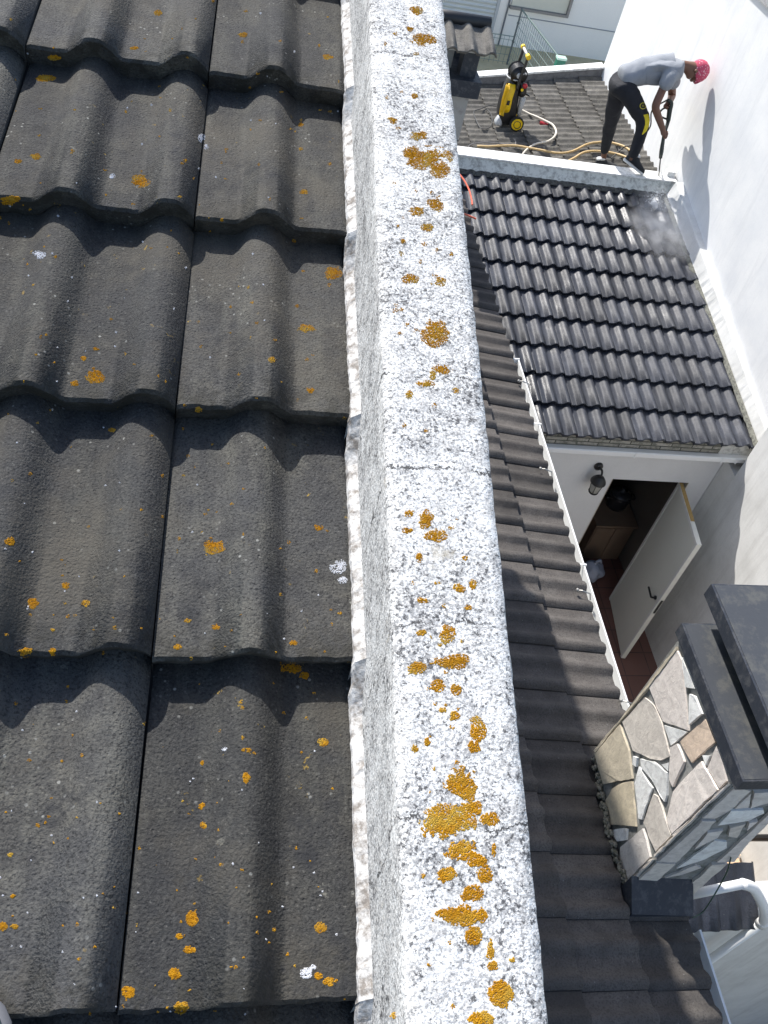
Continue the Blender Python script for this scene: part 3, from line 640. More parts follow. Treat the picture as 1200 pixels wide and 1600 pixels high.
bm = bmesh.new(); tube(bm, [LC+Vector((0,0,z)) for z in (-.053,-.09,-.17,-.18)], [.062,.060,.046,.04], 16); obj('lamp_glass', bm, M_GL, ln, True)
bm = bmesh.new()
for k in range(6):
    a = k*math.pi/3; d_ = Vector((math.cos(a), math.sin(a), 0)); tube(bm, [LC+d_*.066+Vector((0,0,-.05)), LC+d_*.048+Vector((0,0,-.185))], .004, 5)
tube(bm, [LC+Vector((0,0,-.181)), LC+Vector((0,0,-.195)), LC+Vector((0,0,-.205))], [.052,.045,.01], 16); obj('lamp_cage', bm, M_BLACKP, ln)

# ---- white ledge the man stands on, grey roof behind, its back parapet
lg = empty('roof_ledge', (3.9, 9.18, -5), 'low white ledge wall at the top of the black roof, where the man stands', 'wall')
bm = bmesh.new(); prism(bm, [Vector((2.63, y, z)) for y, z in ((9.104,-5.6),(9.104,-4.585),(9.196,-4.462),(9.365,-4.462),(9.365,-5.6))], (2.555, 0, 0)); obj('ledge_wall', bm, M_LEDGEF, lg)
bm = bmesh.new(); box(bm, 2.62, 5.195, 9.186, 9.378, -4.461, -4.443); obj('ledge_cap', bm, M_LEDGE, lg, bevel=.004)
bxo('end_block', 5.10, 5.19, 9.29, 9.37, -4.442, -4.39, M_LEDGE, lg, .004)
bm = bmesh.new(); pv = None      # torn mortar where the first course meets the ledge
for k in range(161):
    x = 2.62 + 2.5*k/160; a = noise.noise(Vector((x*18, 0, 0))); b = noise.noise(Vector((x*60, 3, 0)))
    cu = [bm.verts.new(p) for p in ((x, 9.120, -4.562+.010*a), (x, 9.098+.004*b, -4.575+.008*a), (x, 9.075-.010*abs(b), -4.60))]
    if pv:
        for i in range(2): bm.faces.new((pv[i], cu[i], cu[i+1], pv[i+1]))
    pv = cu
obj('mortar_bed', bm, speckled('dark_mossy_mortar', (.10,.10,.09), (.03,.03,.03), .5, 40), lg)
br_ = empty('rear_roof', (4, 10.7, -8), 'weathered grey tiled roof behind the ledge, under the pressure washer', 'roof')
def zg(x): return -4.57 - (5.2 - x) * (s12/c12)
Vg = Vector((c12, 0, s12)); Ng = Vector((-s12, 0, c12))
grt = tile_field('roof_tiles', Vector((2.52, 9.27, zg(2.52))) - Ng*.05, (0, 1, 0), Vg, Ng, 0, 11, 0, 8, .345, .272, .030, .028, M_GREY, br_, res=14, jit=.004, edge=.002,
    clip=[(Vector((5.205,0,0)), Vector((1,0,0))), (Vector((0,12.252,0)), Vector((0,1,0)))])
bm = bmesh.new(); prism(bm, [Vector((2.5,9.27,zg(2.5)-.07)), Vector((5.19,9.27,zg(5.19)-.07)), Vector((5.19,12.24,zg(5.19)-.07)), Vector((2.5,12.24,zg(2.5)-.07))], (0,0,-.1)); obj('roof_deck', bm, M_UNDER, br_)
bxo('wall', 2.52, 5.15, 9.28, 12.24, -8.05, -5.4, M_WALL, br_)
bm = bmesh.new(); prism(bm, [Vector((2.3,12.255,zg(2.3)+.085)), Vector((5.195,12.255,zg(5.195)+.075)), Vector((5.195,12.255,-5.4)), Vector((2.3,12.255,-5.8))], (0,.12,0)); obj('rear_parapet', bm, speckled('dark_grey_render', (.20,.20,.205), (.13,.13,.135), .3, 12), br_)
bm = bmesh.new(); prism(bm, [Vector((2.3,12.24,zg(2.3)+.112)), Vector((5.2,12.24,zg(5.2)+.102)), Vector((5.2,12.24,zg(5.2)+.077)), Vector((2.3,12.24,zg(2.3)+.087))], (0,.15,0)); obj('rear_coping', bm, M_LEDGE, br_)

# ---- the tall white wall on the right
tw = empty('tall_white_wall', (5.5, 6, -8), 'tall sunlit white plaster wall filling the right side of the picture', 'wall')
bm = bmesh.new()
P = [(5.20,12.30),(5.205,9.6),(5.315,5.80),(5.36,3),(5.36,-2),(6.6,-2),(6.6,12.30)]
prism(bm, [Vector((x,y,-8.05)) for x, y in P], (0,0,5.52)); obj('upper_wall', bm, M_WHITE, tw)
bxo('lower_wall', 5.14, 5.358, 5.737, 5.978, -8.04, -5.62, M_DIRTY, tw); bxo('lower_wall', 5.139, 5.358, -2, 5.735, -8.04, -2.531, M_DIRTY, tw)
bm = bmesh.new(); P = [(5.17,12.33),(5.175,9.6),(5.285,5.80),(5.33,3),(5.33,-2.02),(6.63,-2.02),(6.63,12.33)]
prism(bm, [Vector((x,y,-2.529)) for x, y in P], (0,0,.08)); obj('wall_coping', bm, speckled('grey_coping', (.40,.40,.40), (.25,.25,.25)), tw)
# sloping kerb between wall and black roof
bm = bmesh.new(); pv = None
for k in range(81):
    t = k/80; y = 9.105 - t*3.30; xo = 5.135 + t*.15; zt_ = -4.56 - (9.105-y)*.2126 + .155 - .05*t
    j = .006*noise.noise(Vector((y*9, 0, 0))); j2 = .007*noise.noise(Vector((y*25, 4, 0)))
    cu = [bm.verts.new(p) for p in ((xo-.055+j2, y, zt_-.165), (xo-.035+j2, y, zt_-.135), (xo-.004+j, y, zt_-.008), (xo+.004, y, zt_), (xo+.09, y, zt_+.004))]
    if pv:
        for i in range(4): bm.faces.new((pv[i], cu[i], cu[i+1], pv[i+1]))
    else: first = cu
    pv = cu
obj('kerb', bm, plaster('kerb_plaster', (.58,.58,.56), (.76,.76,.74), .35, dirt=(.42,.42,.38)), tw)
bm = bmesh.new(); pv = None
for k in range(121):
    t = k/120; y = 9.10 - t*3.29; xo = 5.135 + t*.15; z_ = -4.575 - (9.105-y)*.2126; a = noise.noise(Vector((y*22, 9, 0)))
    cu = [bm.verts.new(p) for p in ((xo-.085-.012*a, y, z_-.012), (xo-.068-.006*a, y, z_+.012), (xo-.042, y, z_+.012+.004*a))]
    if pv:
        for i in range(2): bm.faces.new((pv[i], cu[i], cu[i+1], pv[i+1]))
    pv = cu
obj('kerb_mortar', bm, speckled('green_grey_mortar', (.20,.20,.17), (.08,.08,.07), .5, 40), tw)

# ------------------------------------------------------------------ lower right: garden wall with pipe
gw = empty('garden_wall', (3.7, 1.3, -8), 'shaded plaster wall with a tiled top below the stone chimney', 'wall')
bxo('wall_face', 2.45, 5.12, 1.50, 1.66, -8.0, -4.86, M_DIRTY, gw)
tile_field('coping_tiles', Vector((2.48, 1.42, -4.90)), (1,0,0), (0,.85,.52), (0,-.52,.85), 0, 3, 0, 1, .30, .24, .02, .02, M_BLACK, gw, res=12)
dp = empty('drain_pipe', (3.1, 1.3, -5), 'white plastic drain pipe with elbow running along the shaded wall', 'pipe')
a = ony(1078,1398,1.46); b = ony(1160,1381,1.46); c_ = ony(1188,1405,1.44); d = ony(1193,1440,1.42)
bm = bmesh.new(); tube(bm, [a, b], .025, 14); obj('pipe_run', bm, M_PVC, dp, True)
bm = bmesh.new(); tube(bm, smoothpath([b, ony(1176,1387,1.46), c_, ony(1195,1424,1.42), d], 6), .028, 14); obj('elbow', bm, M_PVC, dp, True)
e = Vector((d.x, d.y, -8)); bm = bmesh.new(); tube(bm, [d, e], .025, 14); tube(bm, [d+Vector((0,0,.02)), d+Vector((0,0,-.04))], .031, 14); obj('downpipe', bm, M_PVC, dp, True)
bm = bmesh.new(); box(bm, d.x-.045, d.x+.045, 1.42, 1.499, -5.62, -5.60); obj('pipe_clip', bm, M_DARK, dp)
lb = empty('sunlit_patch_box', (4.95, 2.9, -8), 'added tan slatted box standing in for a sunlit patch of patio floor', 'box')
P0 = onz(1145, 1358, -7.8)
bm = bmesh.new(); box(bm, 4.70, 5.10, 2.62, 2.92, -8, -7.72)  # box added in place of a sunlit patio floor patch with triangular shadows
obj('box_body', bm, simple('sunlit_patch_tan', (.50,.36,.24), .7, var=.3, scale=20), lb, bevel=.004)
bm = bmesh.new(); box(bm, 4.68, 5.12, 2.63, 2.665, -7.719, -7.70); box(bm, 4.68, 5.12, 2.75, 2.785, -7.719, -7.70); box(bm, 4.68, 5.12, 2.87, 2.905, -7.719, -7.70); obj('patch_strip', bm, simple('sunlit_patch_pale', (.66,.52,.38), .7), lb)
bm = bmesh.new(); tube(bm, [onx(1168,1309,4.9), onx(1230,1309,4.9)], .03, 8); 
tag(obj('rail', bm, M_DARK), 'short dark rail in front of the white wall near the stone chimney', 'rail')

# ------------------------------------------------------------------ far side: neighbour's house and fence
fh = empty('neighbour_house', (7, 24, -8), 'pale house beyond the roofs with a roller shutter and a cream window blind', 'house')
Mfar = plaster('pale_warm_render', (.86,.83,.78), (.88,.85,.80), .03)
bxo('wall', -4, 26, 22.3, 30, -8.05, -5.1, Mfar, fh)
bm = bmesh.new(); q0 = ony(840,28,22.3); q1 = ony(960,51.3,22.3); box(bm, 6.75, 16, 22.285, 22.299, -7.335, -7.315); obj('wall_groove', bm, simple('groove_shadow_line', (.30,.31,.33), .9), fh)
n = N('ribbed_shutter', .5); wv = n.t.nodes.new('ShaderNodeTexWave'); wv.inputs['Scale'].default_value = 3.2; wv.bands_direction = 'Z'; n.link(n.co, wv.inputs[0])
n.col(n.mix(n.ramp(wv.outputs[1], (.75, 0.), (1., .5)), (.58,.60,.58), (.42,.44,.43))); n.bump(wv.outputs[1], .02)
bxo('roller_shutter', 2.6, 6.40, 22.24, 22.297, -7.78, -5.3, n.m, fh)
bm = bmesh.new(); box(bm, 6.403, 6.47, 22.22, 22.30, -7.80, -5.3); box(bm, 2.55, 6.402, 22.20, 22.30, -7.84, -7.785); obj('shutter_frame', bm, simple('frame_grey', (.45,.46,.46), .5), fh)
bxo('window_blind', 6.75, 8.08, 22.25, 22.297, -7.10, -5.3, simple('cream_blind', (.62,.60,.50), .6, var=.05), fh)
bm = bmesh.new(); box(bm, 6.72, 8.14, 22.18, 22.298, -7.16, -7.105); box(bm, 8.085, 8.14, 22.18, 22.298, -7.104, -5.3); obj('window_frame', bm, simple('brown_grey_frame', (.26,.24,.22), .6), fh)
bm = bmesh.new(); tube(bm, [(6.69,22.27,-7.0),(6.69,22.27,-7.99)], .02, 6); obj('downpipe', bm, simple('dark_pipe', (.15,.16,.17), .6), fh)
fn = empty('mesh_fence', (6.69, 21.2, -8), 'thin green-grey welded wire fence standing in the strip before the pale house', 'fence')
Mwire = simple('green_grey_wire', (.16,.22,.20), .6)
bm = bmesh.new()
FA = [Vector((4.9,21.2,0)), Vector((6.69,21.2,0)), Vector((6.98,18.7,0))]
for a, b, zt_ in ((FA[0], FA[1], -7.40), (FA[1], FA[2], -6.82)):
    Ls = (b-a).length; kx = int(Ls/.11)
    for i in range(kx+1):
        p = a.lerp(b, i/kx); tube(bm, [p+Vector((0,0,-8)), p+Vector((0,0,zt_))], .0045, 4, False)
    for z in [-7.95+.16*i for i in range(8) if -7.95+.16*i < zt_]: tube(bm, [a+Vector((0,0,z)), b+Vector((0,0,z))], .005, 4, False)
obj('wire_mesh', bm, Mwire, fn)
bm = bmesh.new(); tube(bm, [FA[1]+Vector((0,0,-6.81)), FA[2]+Vector((0,0,-6.81))], .012, 6); tube(bm, [FA[0]+Vector((0,0,-7.39)), FA[1]+Vector((0,0,-7.39))], .009, 6); obj('top_rail', bm, Mwire, fn)
for p, zt_ in ((FA[0], -7.36), (FA[1], -6.78)):
    bm = bmesh.new(); tube(bm, [p+Vector((0,0,-8)), p+Vector((0,0,zt_))], .022, 8); 
    for z in (-7.9,-7.5,-7.1): bmesh.ops.create_icosphere(bm, subdivisions=1, radius=.035, matrix=Matrix.Translation(p+Vector((0,0,z))))
    obj('fence_post', bm, simple('dark_post', (.10,.12,.12), .6), fn)
bm = bmesh.new(); p = FA[2]; box(bm, p.x-.09, p.x+.09, p.y-.07, p.y+.07, -8, -6.80); obj('end_post', bm, simple('deep_green_paint', (.02,.14,.09), .5), fn, bevel=.01)
bm = bmesh.new(); box(bm, p.x-.10, p.x+.10, p.y-.08, p.y+.08, -6.798, -6.76); obj('post_cap', bm, simple('pale_green_cap', (.45,.62,.52), .5), fn, bevel=.008)

# ------------------------------------------------------------------ pressure washer and hoses on the rear roof
B_grey = bvh(grt)
def onroof(px, py, lift=.0):
    q = onp(px, py, (5.2, 0, -4.57), Ng); h = B_grey.ray_cast(q + Vector((0,0,.5)), Vector((0,0,-1)), 1.5)
    z = h[0].z if h[0] is not None else q.z
    return Vector((q.x, q.y, z + lift))
pw = empty('pressure_washer', (3.72, 11.0, -4.9), 'yellow and black upright pressure washer standing on the grey rear roof', 'pressure washer')
W0 = onroof(800, 199); W0.z += .015
def wl(x, y, z): return W0 + Vector((x - .12*z, y, z))*.92
def sect(cx, cy, w_, d_, z, k=16, sq=.45):
    out = []
    for i in range(k):
        a = i*2*math.pi/k; cs, sn = math.cos(a), math.sin(a)
        out.append(wl(cx + w_*math.copysign(abs(cs)**sq, cs), cy + d_*math.copysign(abs(sn)**sq, sn), z))
    return out
bm = bmesh.new(); loft(bm, [sect(-.07,.14,.085,.11,z_) for z_ in (.02,)] + [sect(-.07,.14,.115,.135,.05), sect(-.075,.14,.125,.14,.16), sect(-.07,.14,.115,.13,.34), sect(-.055,.14,.095,.115,.50), sect(-.045,.14,.075,.10,.60), sect(-.04,.14,.05,.07,.63)])
obj('body_housing', bm, M_BLACKP, pw, True)
# yellow front shell on the side turned to the house
bm = bmesh.new(); rows = []
for z_, w_, off in ((.15,.055,.128),(.19,.075,.135),(.30,.078,.130),(.40,.070,.122),(.46,.080,.114),(.52,.088,.106),(.555,.05,.10)):
    r_ = []
    for i in range(9):
        u = i/8*2-1; a = u*.95
        r_.append(bm.verts.new(wl(-.07 - (off+.010)*math.cos(a*.9)*1.0 + .012, .05 + u*w_ + .0 - .03*math.cos(a), z_)))
    rows.append(r_)
for a, b in zip(rows, rows[1:]):
    for i in range(8): bm.faces.new((a[i], a[i+1], b[i+1], b[i]))
bmesh.ops.solidify(bm, geom=bm.faces[:], thickness=.014)
obj('front_shell', bm, M_YEL, pw, True)
bm = bmesh.new(); loft(bm, [sect(-.115,.022,.045,.018,.19,12), sect(-.118,.012,.055,.022,.26,12), sect(-.108,.012,.052,.022,.40,12), sect(-.095,.02,.062,.02,.52,12), sect(-.09,.03,.05,.014,.56,12)]); obj('side_shell', bm, M_YEL, pw, True)
bm = bmesh.new(); prism(bm, [wl(-.135,-.012,.30), wl(-.095,-.012,.30), wl(-.09,-.012,.36), wl(-.125,-.012,.36)], (0,-.004,0)); obj('badge', bm, M_DARK, pw)
for i, yy in enumerate((-.035, .29)):
    bm = bmesh.new(); tube(bm, [wl(.045,yy+.02,.082), wl(.045,yy+.018,.082), wl(.045,yy-.028,.082), wl(.045,yy-.03,.082)], [.078,.088,.088,.078], 28); wh = obj('wheel', bm, simple('black_rubber', (.015,.015,.016), .8), pw, False)
    bm = bmesh.new(); tube(bm, [wl(.045,yy-.0305,.082), wl(.045,yy-.040,.082), wl(.045,yy-.042,.082)], [.070,.068,.02], 28); obj('hub', bm, M_YEL, wh)
    bm = bmesh.new(); tube(bm, [wl(.045+.048*math.cos(a), yy-.0400, .082+.048*math.sin(a)) for a in [q*math.pi/12 for q in range(25)]], .005, 6, False); obj('hub_groove', bm, M_DARK, wh)
bm = bmesh.new(); loft(bm, [sect(-.19,.06,.045,.06,.0,12), sect(-.19,.06,.05,.065,.03,12), sect(-.175,.07,.035,.05,.09,12), sect(-.15,.09,.02,.03,.13,12)]); obj('front_foot', bm, M_GREYP, pw, True)
bm = bmesh.new(); loft(bm, [sect(.075,.06,.022,.05,.17,12), sect(.085,.05,.028,.06,.30,12), sect(.095,.05,.035,.055,.40,12), sect(.08,.06,.02,.04,.43,12)]); obj('detergent_bottle', bm, M_GREYP, pw, True)
bm = bmesh.new(); loft(bm, [sect(.06,.06,.03,.06,.42,12), sect(.08,.04,.045,.06,.47,12), sect(.07,.05,.045,.06,.55,12), sect(.04,.06,.03,.05,.60,12)]); prism(bm, [wl(.10,.0,.46), wl(.17,.0,.44), wl(.17,.0,.455), wl(.10,.0,.49)], (0,.03,0)); obj('connection_block', bm, M_BLACKP, pw)
bm = bmesh.new(); tube(bm, [wl(.075,-.012,.585), wl(.075,-.04,.585), wl(.075,-.052,.585)], [.028,.030,.018], 14); obj('red_dial', bm, M_RED, pw, True)
bm = bmesh.new(); tube(bm, [wl(.045,-.012,.525), wl(.045,-.028,.525)], .018, 12); obj('yellow_knob', bm, M_YEL, pw)
bm = bmesh.new(); tube(bm, [wl(-.045+.10*math.cos(a), .14+.115*math.sin(a), .615) for a in [i*2*math.pi/20 for i in range(21)]], .009, 6, False); obj('light_ring', bm, M_GREYP, pw, True)
HC = wl(.02, .12, .68)
bm = bmesh.new(); tube(bm, [HC+Vector((-.03,.09,0)), HC+Vector((-.03,.085,0)), HC+Vector((-.03,.08,0)), HC+Vector((-.03,-.08,0)), HC+Vector((-.03,-.085,0)), HC+Vector((-.03,-.09,0))], [.02,.105,.06,.06,.105,.02], 24); reel = obj('hose_reel', bm, M_BLACKP, pw, True)
bm = bmesh.new(); pts = []
for k in range(150):
    a = k*.42; pts.append(HC + Vector((-.03+.085*math.cos(a), -.075+.15*((k/150*3) % 1), .085*math.sin(a))))
tube(bm, pts, .0085, 6); obj('reel_hose', bm, simple('dark_hose', (.025,.025,.028), .5), reel, True)
bm = bmesh.new(); tube(bm, [HC+Vector((-.03,-.092,0)), HC+Vector((-.03,-.105,0))], [.035,.03], 14); tube(bm, [HC+Vector((-.03,-.10,.0)), HC+Vector((.03,-.11,.05)), HC+Vector((.03,-.15,.05))], .009, 8); obj('crank', bm, M_GREYP, reel)
for yy in (-.01, .26):
    bm = bmesh.new(); P_ = smoothpath([wl(-.02,yy,.52), wl(.00,yy,.68), wl(.035,yy,.84), wl(.05,yy,.935)], 5); tube(bm, P_, [.022]*4+[.018]*(len(P_)-4), 8); obj('handle_arm', bm, M_BLACKP, pw, True)
bm = bmesh.new(); tube(bm, [wl(.05,.29,.945), wl(.05,-.035,.945)], .017, 12); hd = obj('handle_grip', bm, simple('silver_grip', (.5,.5,.5), .35), pw, True)
for yy in ((.31,.255),(-.06,.02)):
    bm = bmesh.new(); tube(bm, [wl(.05,yy[0],.945), wl(.05,yy[0]*.9+yy[1]*.1,.945), wl(.05,yy[1],.945)], [.018,.030,.027], 12); obj('grip_end', bm, M_YEL, hd, True)
def hose(name, pts, r, mat, label, cat, lift=None):
    P = smoothpath([onroof(x, y, r+.004 if lift is None else lift) for x, y in pts], 10)
    P = [Vector((p.x, p.y, max(p.z, (B_grey.ray_cast(p+Vector((0,0,.5)), Vector((0,0,-1)), 2)[0] or p).z + r*.8))) for p in P]
    zs = [max(p.z for p in P[max(0,i-6):i+7]) for i in range(len(P))]; zs = [sum(zs[max(0,i-9):i+10])/len(zs[max(0,i-9):i+10]) for i in range(len(zs))]
    P = [Vector((p.x, p.y, z)) for p, z in zip(P, zs)]
    bm = bmesh.new(); tube(bm, P, r, 8); o = obj(name, bm, mat, None, True); return tag(o, label, cat, {'garden_hose': 'sandy hoses on the rear roof', 'power_cable': 'thin cables on the rear roof'}.get(name))
M_HOSE = simple('sandy_yellow_hose', (.55,.38,.17), .5); M_HOSE2 = simple('cream_hose', (.66,.60,.50), .5)
hose('garden_hose', [(745,231),(765,232),(800,230),(830,234),(867,240),(892,239),(917,227),(937,223),(957,225),(978,233),(992,243)], .014, M_HOSE, 'sandy yellow hose lying in waves along the rear roof behind the ledge', 'hose')
hose('garden_hose', [(885,256),(897,249),(912,242),(937,239),(962,241),(980,248),(992,255)], .014, M_HOSE, 'short loop of sandy yellow hose around the man\'s feet', 'hose')
hose('water_hose', [(812,174),(832,181),(852,190),(865,199),(868,211),(858,221),(838,226),(824,234),(816,243)], .013, M_HOSE2, 'cream hose curving down from the pressure washer to the ledge', 'hose')
bm = bmesh.new(); c_ = onroof(851,190,.02); tube(bm, [c_+Vector((-.05,.02,0)), c_+Vector((.05,-.03,0))], .02, 10); tag(obj('hose_coupling', bm, M_RED), 'red coupling on the cream hose beside the pressure washer', 'coupling')
M_CAB = simple('black_cable', (.03,.03,.03), .5)
hose('power_cable', [(778,166),(765,165),(750,171),(740,176),(744,190),(752,201),(765,199),(769,188),(764,175),(757,172)], .006, M_CAB, 'thin black power cable looped left of the pressure washer', 'cable')
hose('power_cable', [(731,231),(735,226),(750,223),(770,224),(790,226),(803,228),(806,221),(803,216)], .006, simple('grey_cable', (.16,.15,.15), .5), 'thin grey cable lying at the left end of the ledge', 'cable')
# orange cord on the brown roof
def onb(px, py): q = onp(px, py, (2.33, 0, -4.03), Nb); return q
bm = bmesh.new(); tube(bm, smoothpath([onb(716,270), onb(726,283), onb(733,297), onb(737,312), onb(738,320)], 6), .008, 6)
M_ORC = simple('orange_cord', (.62,.13,.07), .5)
tag(obj('orange_cord', bm, M_ORC), 'orange cord hanging over the dark tiles beside the coping, upper one of two', 'cord', 'orange cords by the coping')
bm = bmesh.new(); tube(bm, smoothpath([onb(722,333), onb(730,336), onb(737,339), onb(744,342)], 6), .008, 6)
tag(obj('orange_cord', bm, M_ORC), 'short red-orange cord end on the dark tiles, below the longer cord', 'cord', 'orange cords by the coping')

# ------------------------------------------------------------------ the man with the lance
def skin(name, pts, edges, mat, parent, sub=2, post=None, root=0):
    me = bpy.data.meshes.new(name); me.from_pydata([p[:3] for p in pts], edges, []); o = bpy.data.objects.new(name, me); COL.objects.link(o)
    o.modifiers.new('s', 'SKIN').use_smooth_shade = True; sm = o.modifiers.new('d', 'SUBSURF'); sm.levels = sm.render_levels = sub
    for i, p in enumerate(pts):
        r = p[3]; me.skin_vertices[0].data[i].radius = r if isinstance(r, tuple) else (r, r)
        me.skin_vertices[0].data[i].use_root = (i == root)
    dg = bpy.context.evaluated_depsgraph_get(); dg.update(); ev = o.evaluated_get(dg); m2 = bpy.data.meshes.new_from_object(ev); m2.name = name
    bpy.data.objects.remove(o); 
    if post:
        for v in m2.vertices: v.co = post(v.co)
    m2.materials.clear(); return link(name, m2, mat, parent, True)
mn = empty('person', (4.65, 9.3, -4.4), 'man in grey T-shirt, black trousers and pink spotted cap bending over the ledge', 'person')
DY = .08
def ony2(px, py, y): return ony(px, py, y + DY)
def J(px, py, y, r): q = ony(px, py, y + DY); return (q.x, q.y, q.z, r)
hipN = ony2(977,136,9.33); hipF = ony2(970,134,9.52)
SKN = simple('brown_skin', (.16,.075,.048), .55, var=.12)
pel = J(975,124,9.41,.07); sp1 = J(990,118,9.41,.07); sp2 = J(1012,111,9.40,.07); sp3 = J(1040,107,9.39,.07); nk = J(1066,101,9.38,.050); nk2 = J(1073,104,9.38,.055)
hd0 = J(1080,108,9.38,.082); hd1 = J(1090,111,9.38,.100); hd2 = J(1098,112,9.38,.078)
shN = J(1046,116,9.26,.045); elN = J(1023,167,9.12,.047); wrN = J(1036,203,9.20,.033); haN = J(1037,211,9.22,.030)
shF = J(1050,112,9.52,.045); elF = J(1050,150,9.66,.046); wrF = J(1046,160,9.42,.033); haF = J(1042,163,9.36,.030)
knN = J(1006,193,9.20,.042); anN = J(986,246,9.18,.034); ftN = J(985,251,9.18,.030)
knF = J(955,190,9.66,.042); anF = J(943,246,9.80,.034); ftF = J(943,250,9.80,.030)
hN = (hipN.x, hipN.y, hipN.z, .055); hF = (hipF.x, hipF.y, hipF.z, .055)
P = [pel, sp1, sp2, sp3, nk, nk2, hd0, hd1, hd2, shN, elN, wrN, haN, shF, elF, wrF, haF, hN, knN, anN, ftN, hF, knF, anF, ftF]
E_ = [(0,1),(1,2),(2,3),(3,4),(4,5),(5,6),(6,7),(7,8),(3,9),(9,10),(10,11),(11,12),(3,13),(13,14),(14,15),(15,16),(0,17),(17,18),(18,19),(19,20),(0,21),(21,22),(22,23),(23,24)]
# face: brow, nose, lips and chin turned down towards the tiles; ears at the sides
def add(i, q, r): P.append((*q, r)); E_.append((i, len(P)-1))
H = Vector(hd1[:3]); crown = (Vector(hd2[:3]) - Vector(nk2[:3])).normalized(); face = Vector((.30, -.05, -1)); face = (face - crown*face.dot(crown)).normalized(); side = crown.cross(face).normalized()
add(6, H + face*.070 - crown*.062, .040)         # jaw and mouth
add(len(P)-1, H + face*.100 - crown*.066, .020)  # chin
add(7, H + face*.088 - crown*.012, .034)         # mid face
add(len(P)-1, H + face*.118 - crown*.018, .012)  # nose
body = skin('body', P, E_, SKN, mn, 2)
# fingers: unequal, bent, closed round the lance
g0 = ony2(1048,160,9.36); g1 = ony2(1044,190,9.30); g2 = ony2(1037,213,9.24); g3 = ony2(1032,247,9.22); g4 = ony2(1029,278,9.20); g5 = ony2(1026,298,9.19)
def hand(hp, wr, axis, inward, nm):
    hp = Vector(hp); wr = Vector(wr); ax_ = axis.normalized(); dr = (hp-wr).normalized(); inn = (inward - ax_*inward.dot(ax_)).normalized(); out = ax_.cross(inn)
    pts = []; ed = []
    for k, (o_, ln) in enumerate(((-.030,.9),(-.010,1.05),(.010,1.),(.029,.82))):
        b = hp + ax_*o_ - inn*.012; s_ = len(pts)
        q = [b + out*.020, b + out*.038*ln + inn*.014, b + out*.034*ln + inn*.040, b + out*.008 + inn*.050*ln, b - out*.012 + inn*.036]
        for j, p in enumerate(q): pts.append((*p, .0098-.0009*j))
        ed += [(s_+j, s_+j+1) for j in range(4)]
    s_ = len(pts); b = hp - ax_*.035 - out*.006
    for j, p in enumerate([b, b - out*.024 + inn*.008, b - out*.028 + inn*.032 + ax_*.012, b - out*.012 + inn*.048 + ax_*.022]): pts.append((*p, .0115-.0012*j))
    ed += [(s_+j, s_+j+1) for j in range(3)]
    # link the finger roots through the palm so the hand is one surface
    pc = len(pts); pts.append((*(hp - inn*.010), .022)); ed += [(pc, 0), (pc, 5), (pc, 10), (pc, 15), (pc, s_)]
    return skin(nm, pts, ed, SKN, mn, 1, root=pc)
hand(haN[:3], wrN[:3], g3-g2, Vector((.5,.6,0)), 'hand'); hand(haF[:3], wrF[:3], Vector((.5,.1,.8)), Vector((.6,-.7,0)), 'hand')
# clothes
SH = N('grey_cotton', .95, spec=.15); f = SH.noise(9, 4, .6, dist=.6); SH.col(SH.mix(f, (.24,.255,.28), (.31,.325,.35))); SH.bump(f, .012, .8)
P = [J(966,122,9.41,(.150,.125)), J(983,119,9.41,(.145,.125)), J(1005,111,9.41,(.138,.130)), J(1028,106,9.40,(.148,.132)), J(1050,104,9.39,(.145,.125)), J(1067,102,9.385,(.082,.082)), J(1048,116,9.24,.092), J(1044,124,9.20,.082), J(1036,142,9.16,.070), J(1050,113,9.54,.090), J(1051,125,9.60,.078), J(1051,136,9.63,.066)]
P = [(x, y, z, tuple(k*1.07 for k in r) if isinstance(r, tuple) else r*1.08) for x, y, z, r in P]
fold = lambda a, f: (lambda co: co + Vector(noise.noise_vector(Vector((co.x*f, co.y*f, co.z*f*.6))))*a + Vector(noise.noise_vector(co*f*2.6))*a*.35)
shirt = skin('t_shirt', P, [(0,1),(1,2),(2,3),(3,4),(4,5),(4,6),(6,7),(7,8),(4,9),(9,10),(10,11)], SH.m, mn, 3, post=fold(.013, 9), root=3)
TR = N('black_track_fabric', .8, spec=.3); f = TR.noise(11, 4, .6, dist=.8); TR.col(TR.mix(f, (.012,.013,.017), (.026,.027,.033))); TR.bump(f, .015, .8)
P = [J(970,118,9.41,(.130,.120)), J(973,127,9.41,(.138,.125)), J(977,139,9.31,.108), J(995,167,9.24,.090), J(1007,192,9.20,.075), J(1000,215,9.18,.066), J(990,240,9.17,.050), J(987,247,9.17,.048),
     J(969,137,9.51,.108), J(961,165,9.58,.092), J(955,190,9.65,.074), J(949,216,9.72,.062), J(944,240,9.79,.052)]
P = [(x, y, z, tuple(k*1.08 for k in r) if isinstance(r, tuple) else r*1.10) for x, y, z, r in P]
trs = skin('trousers', P, [(0,1),(1,2),(2,3),(3,4),(4,5),(5,6),(6,7),(1,8),(8,9),(9,10),(10,11),(11,12)], TR.m, mn, 3, post=fold(.010, 11), root=1)
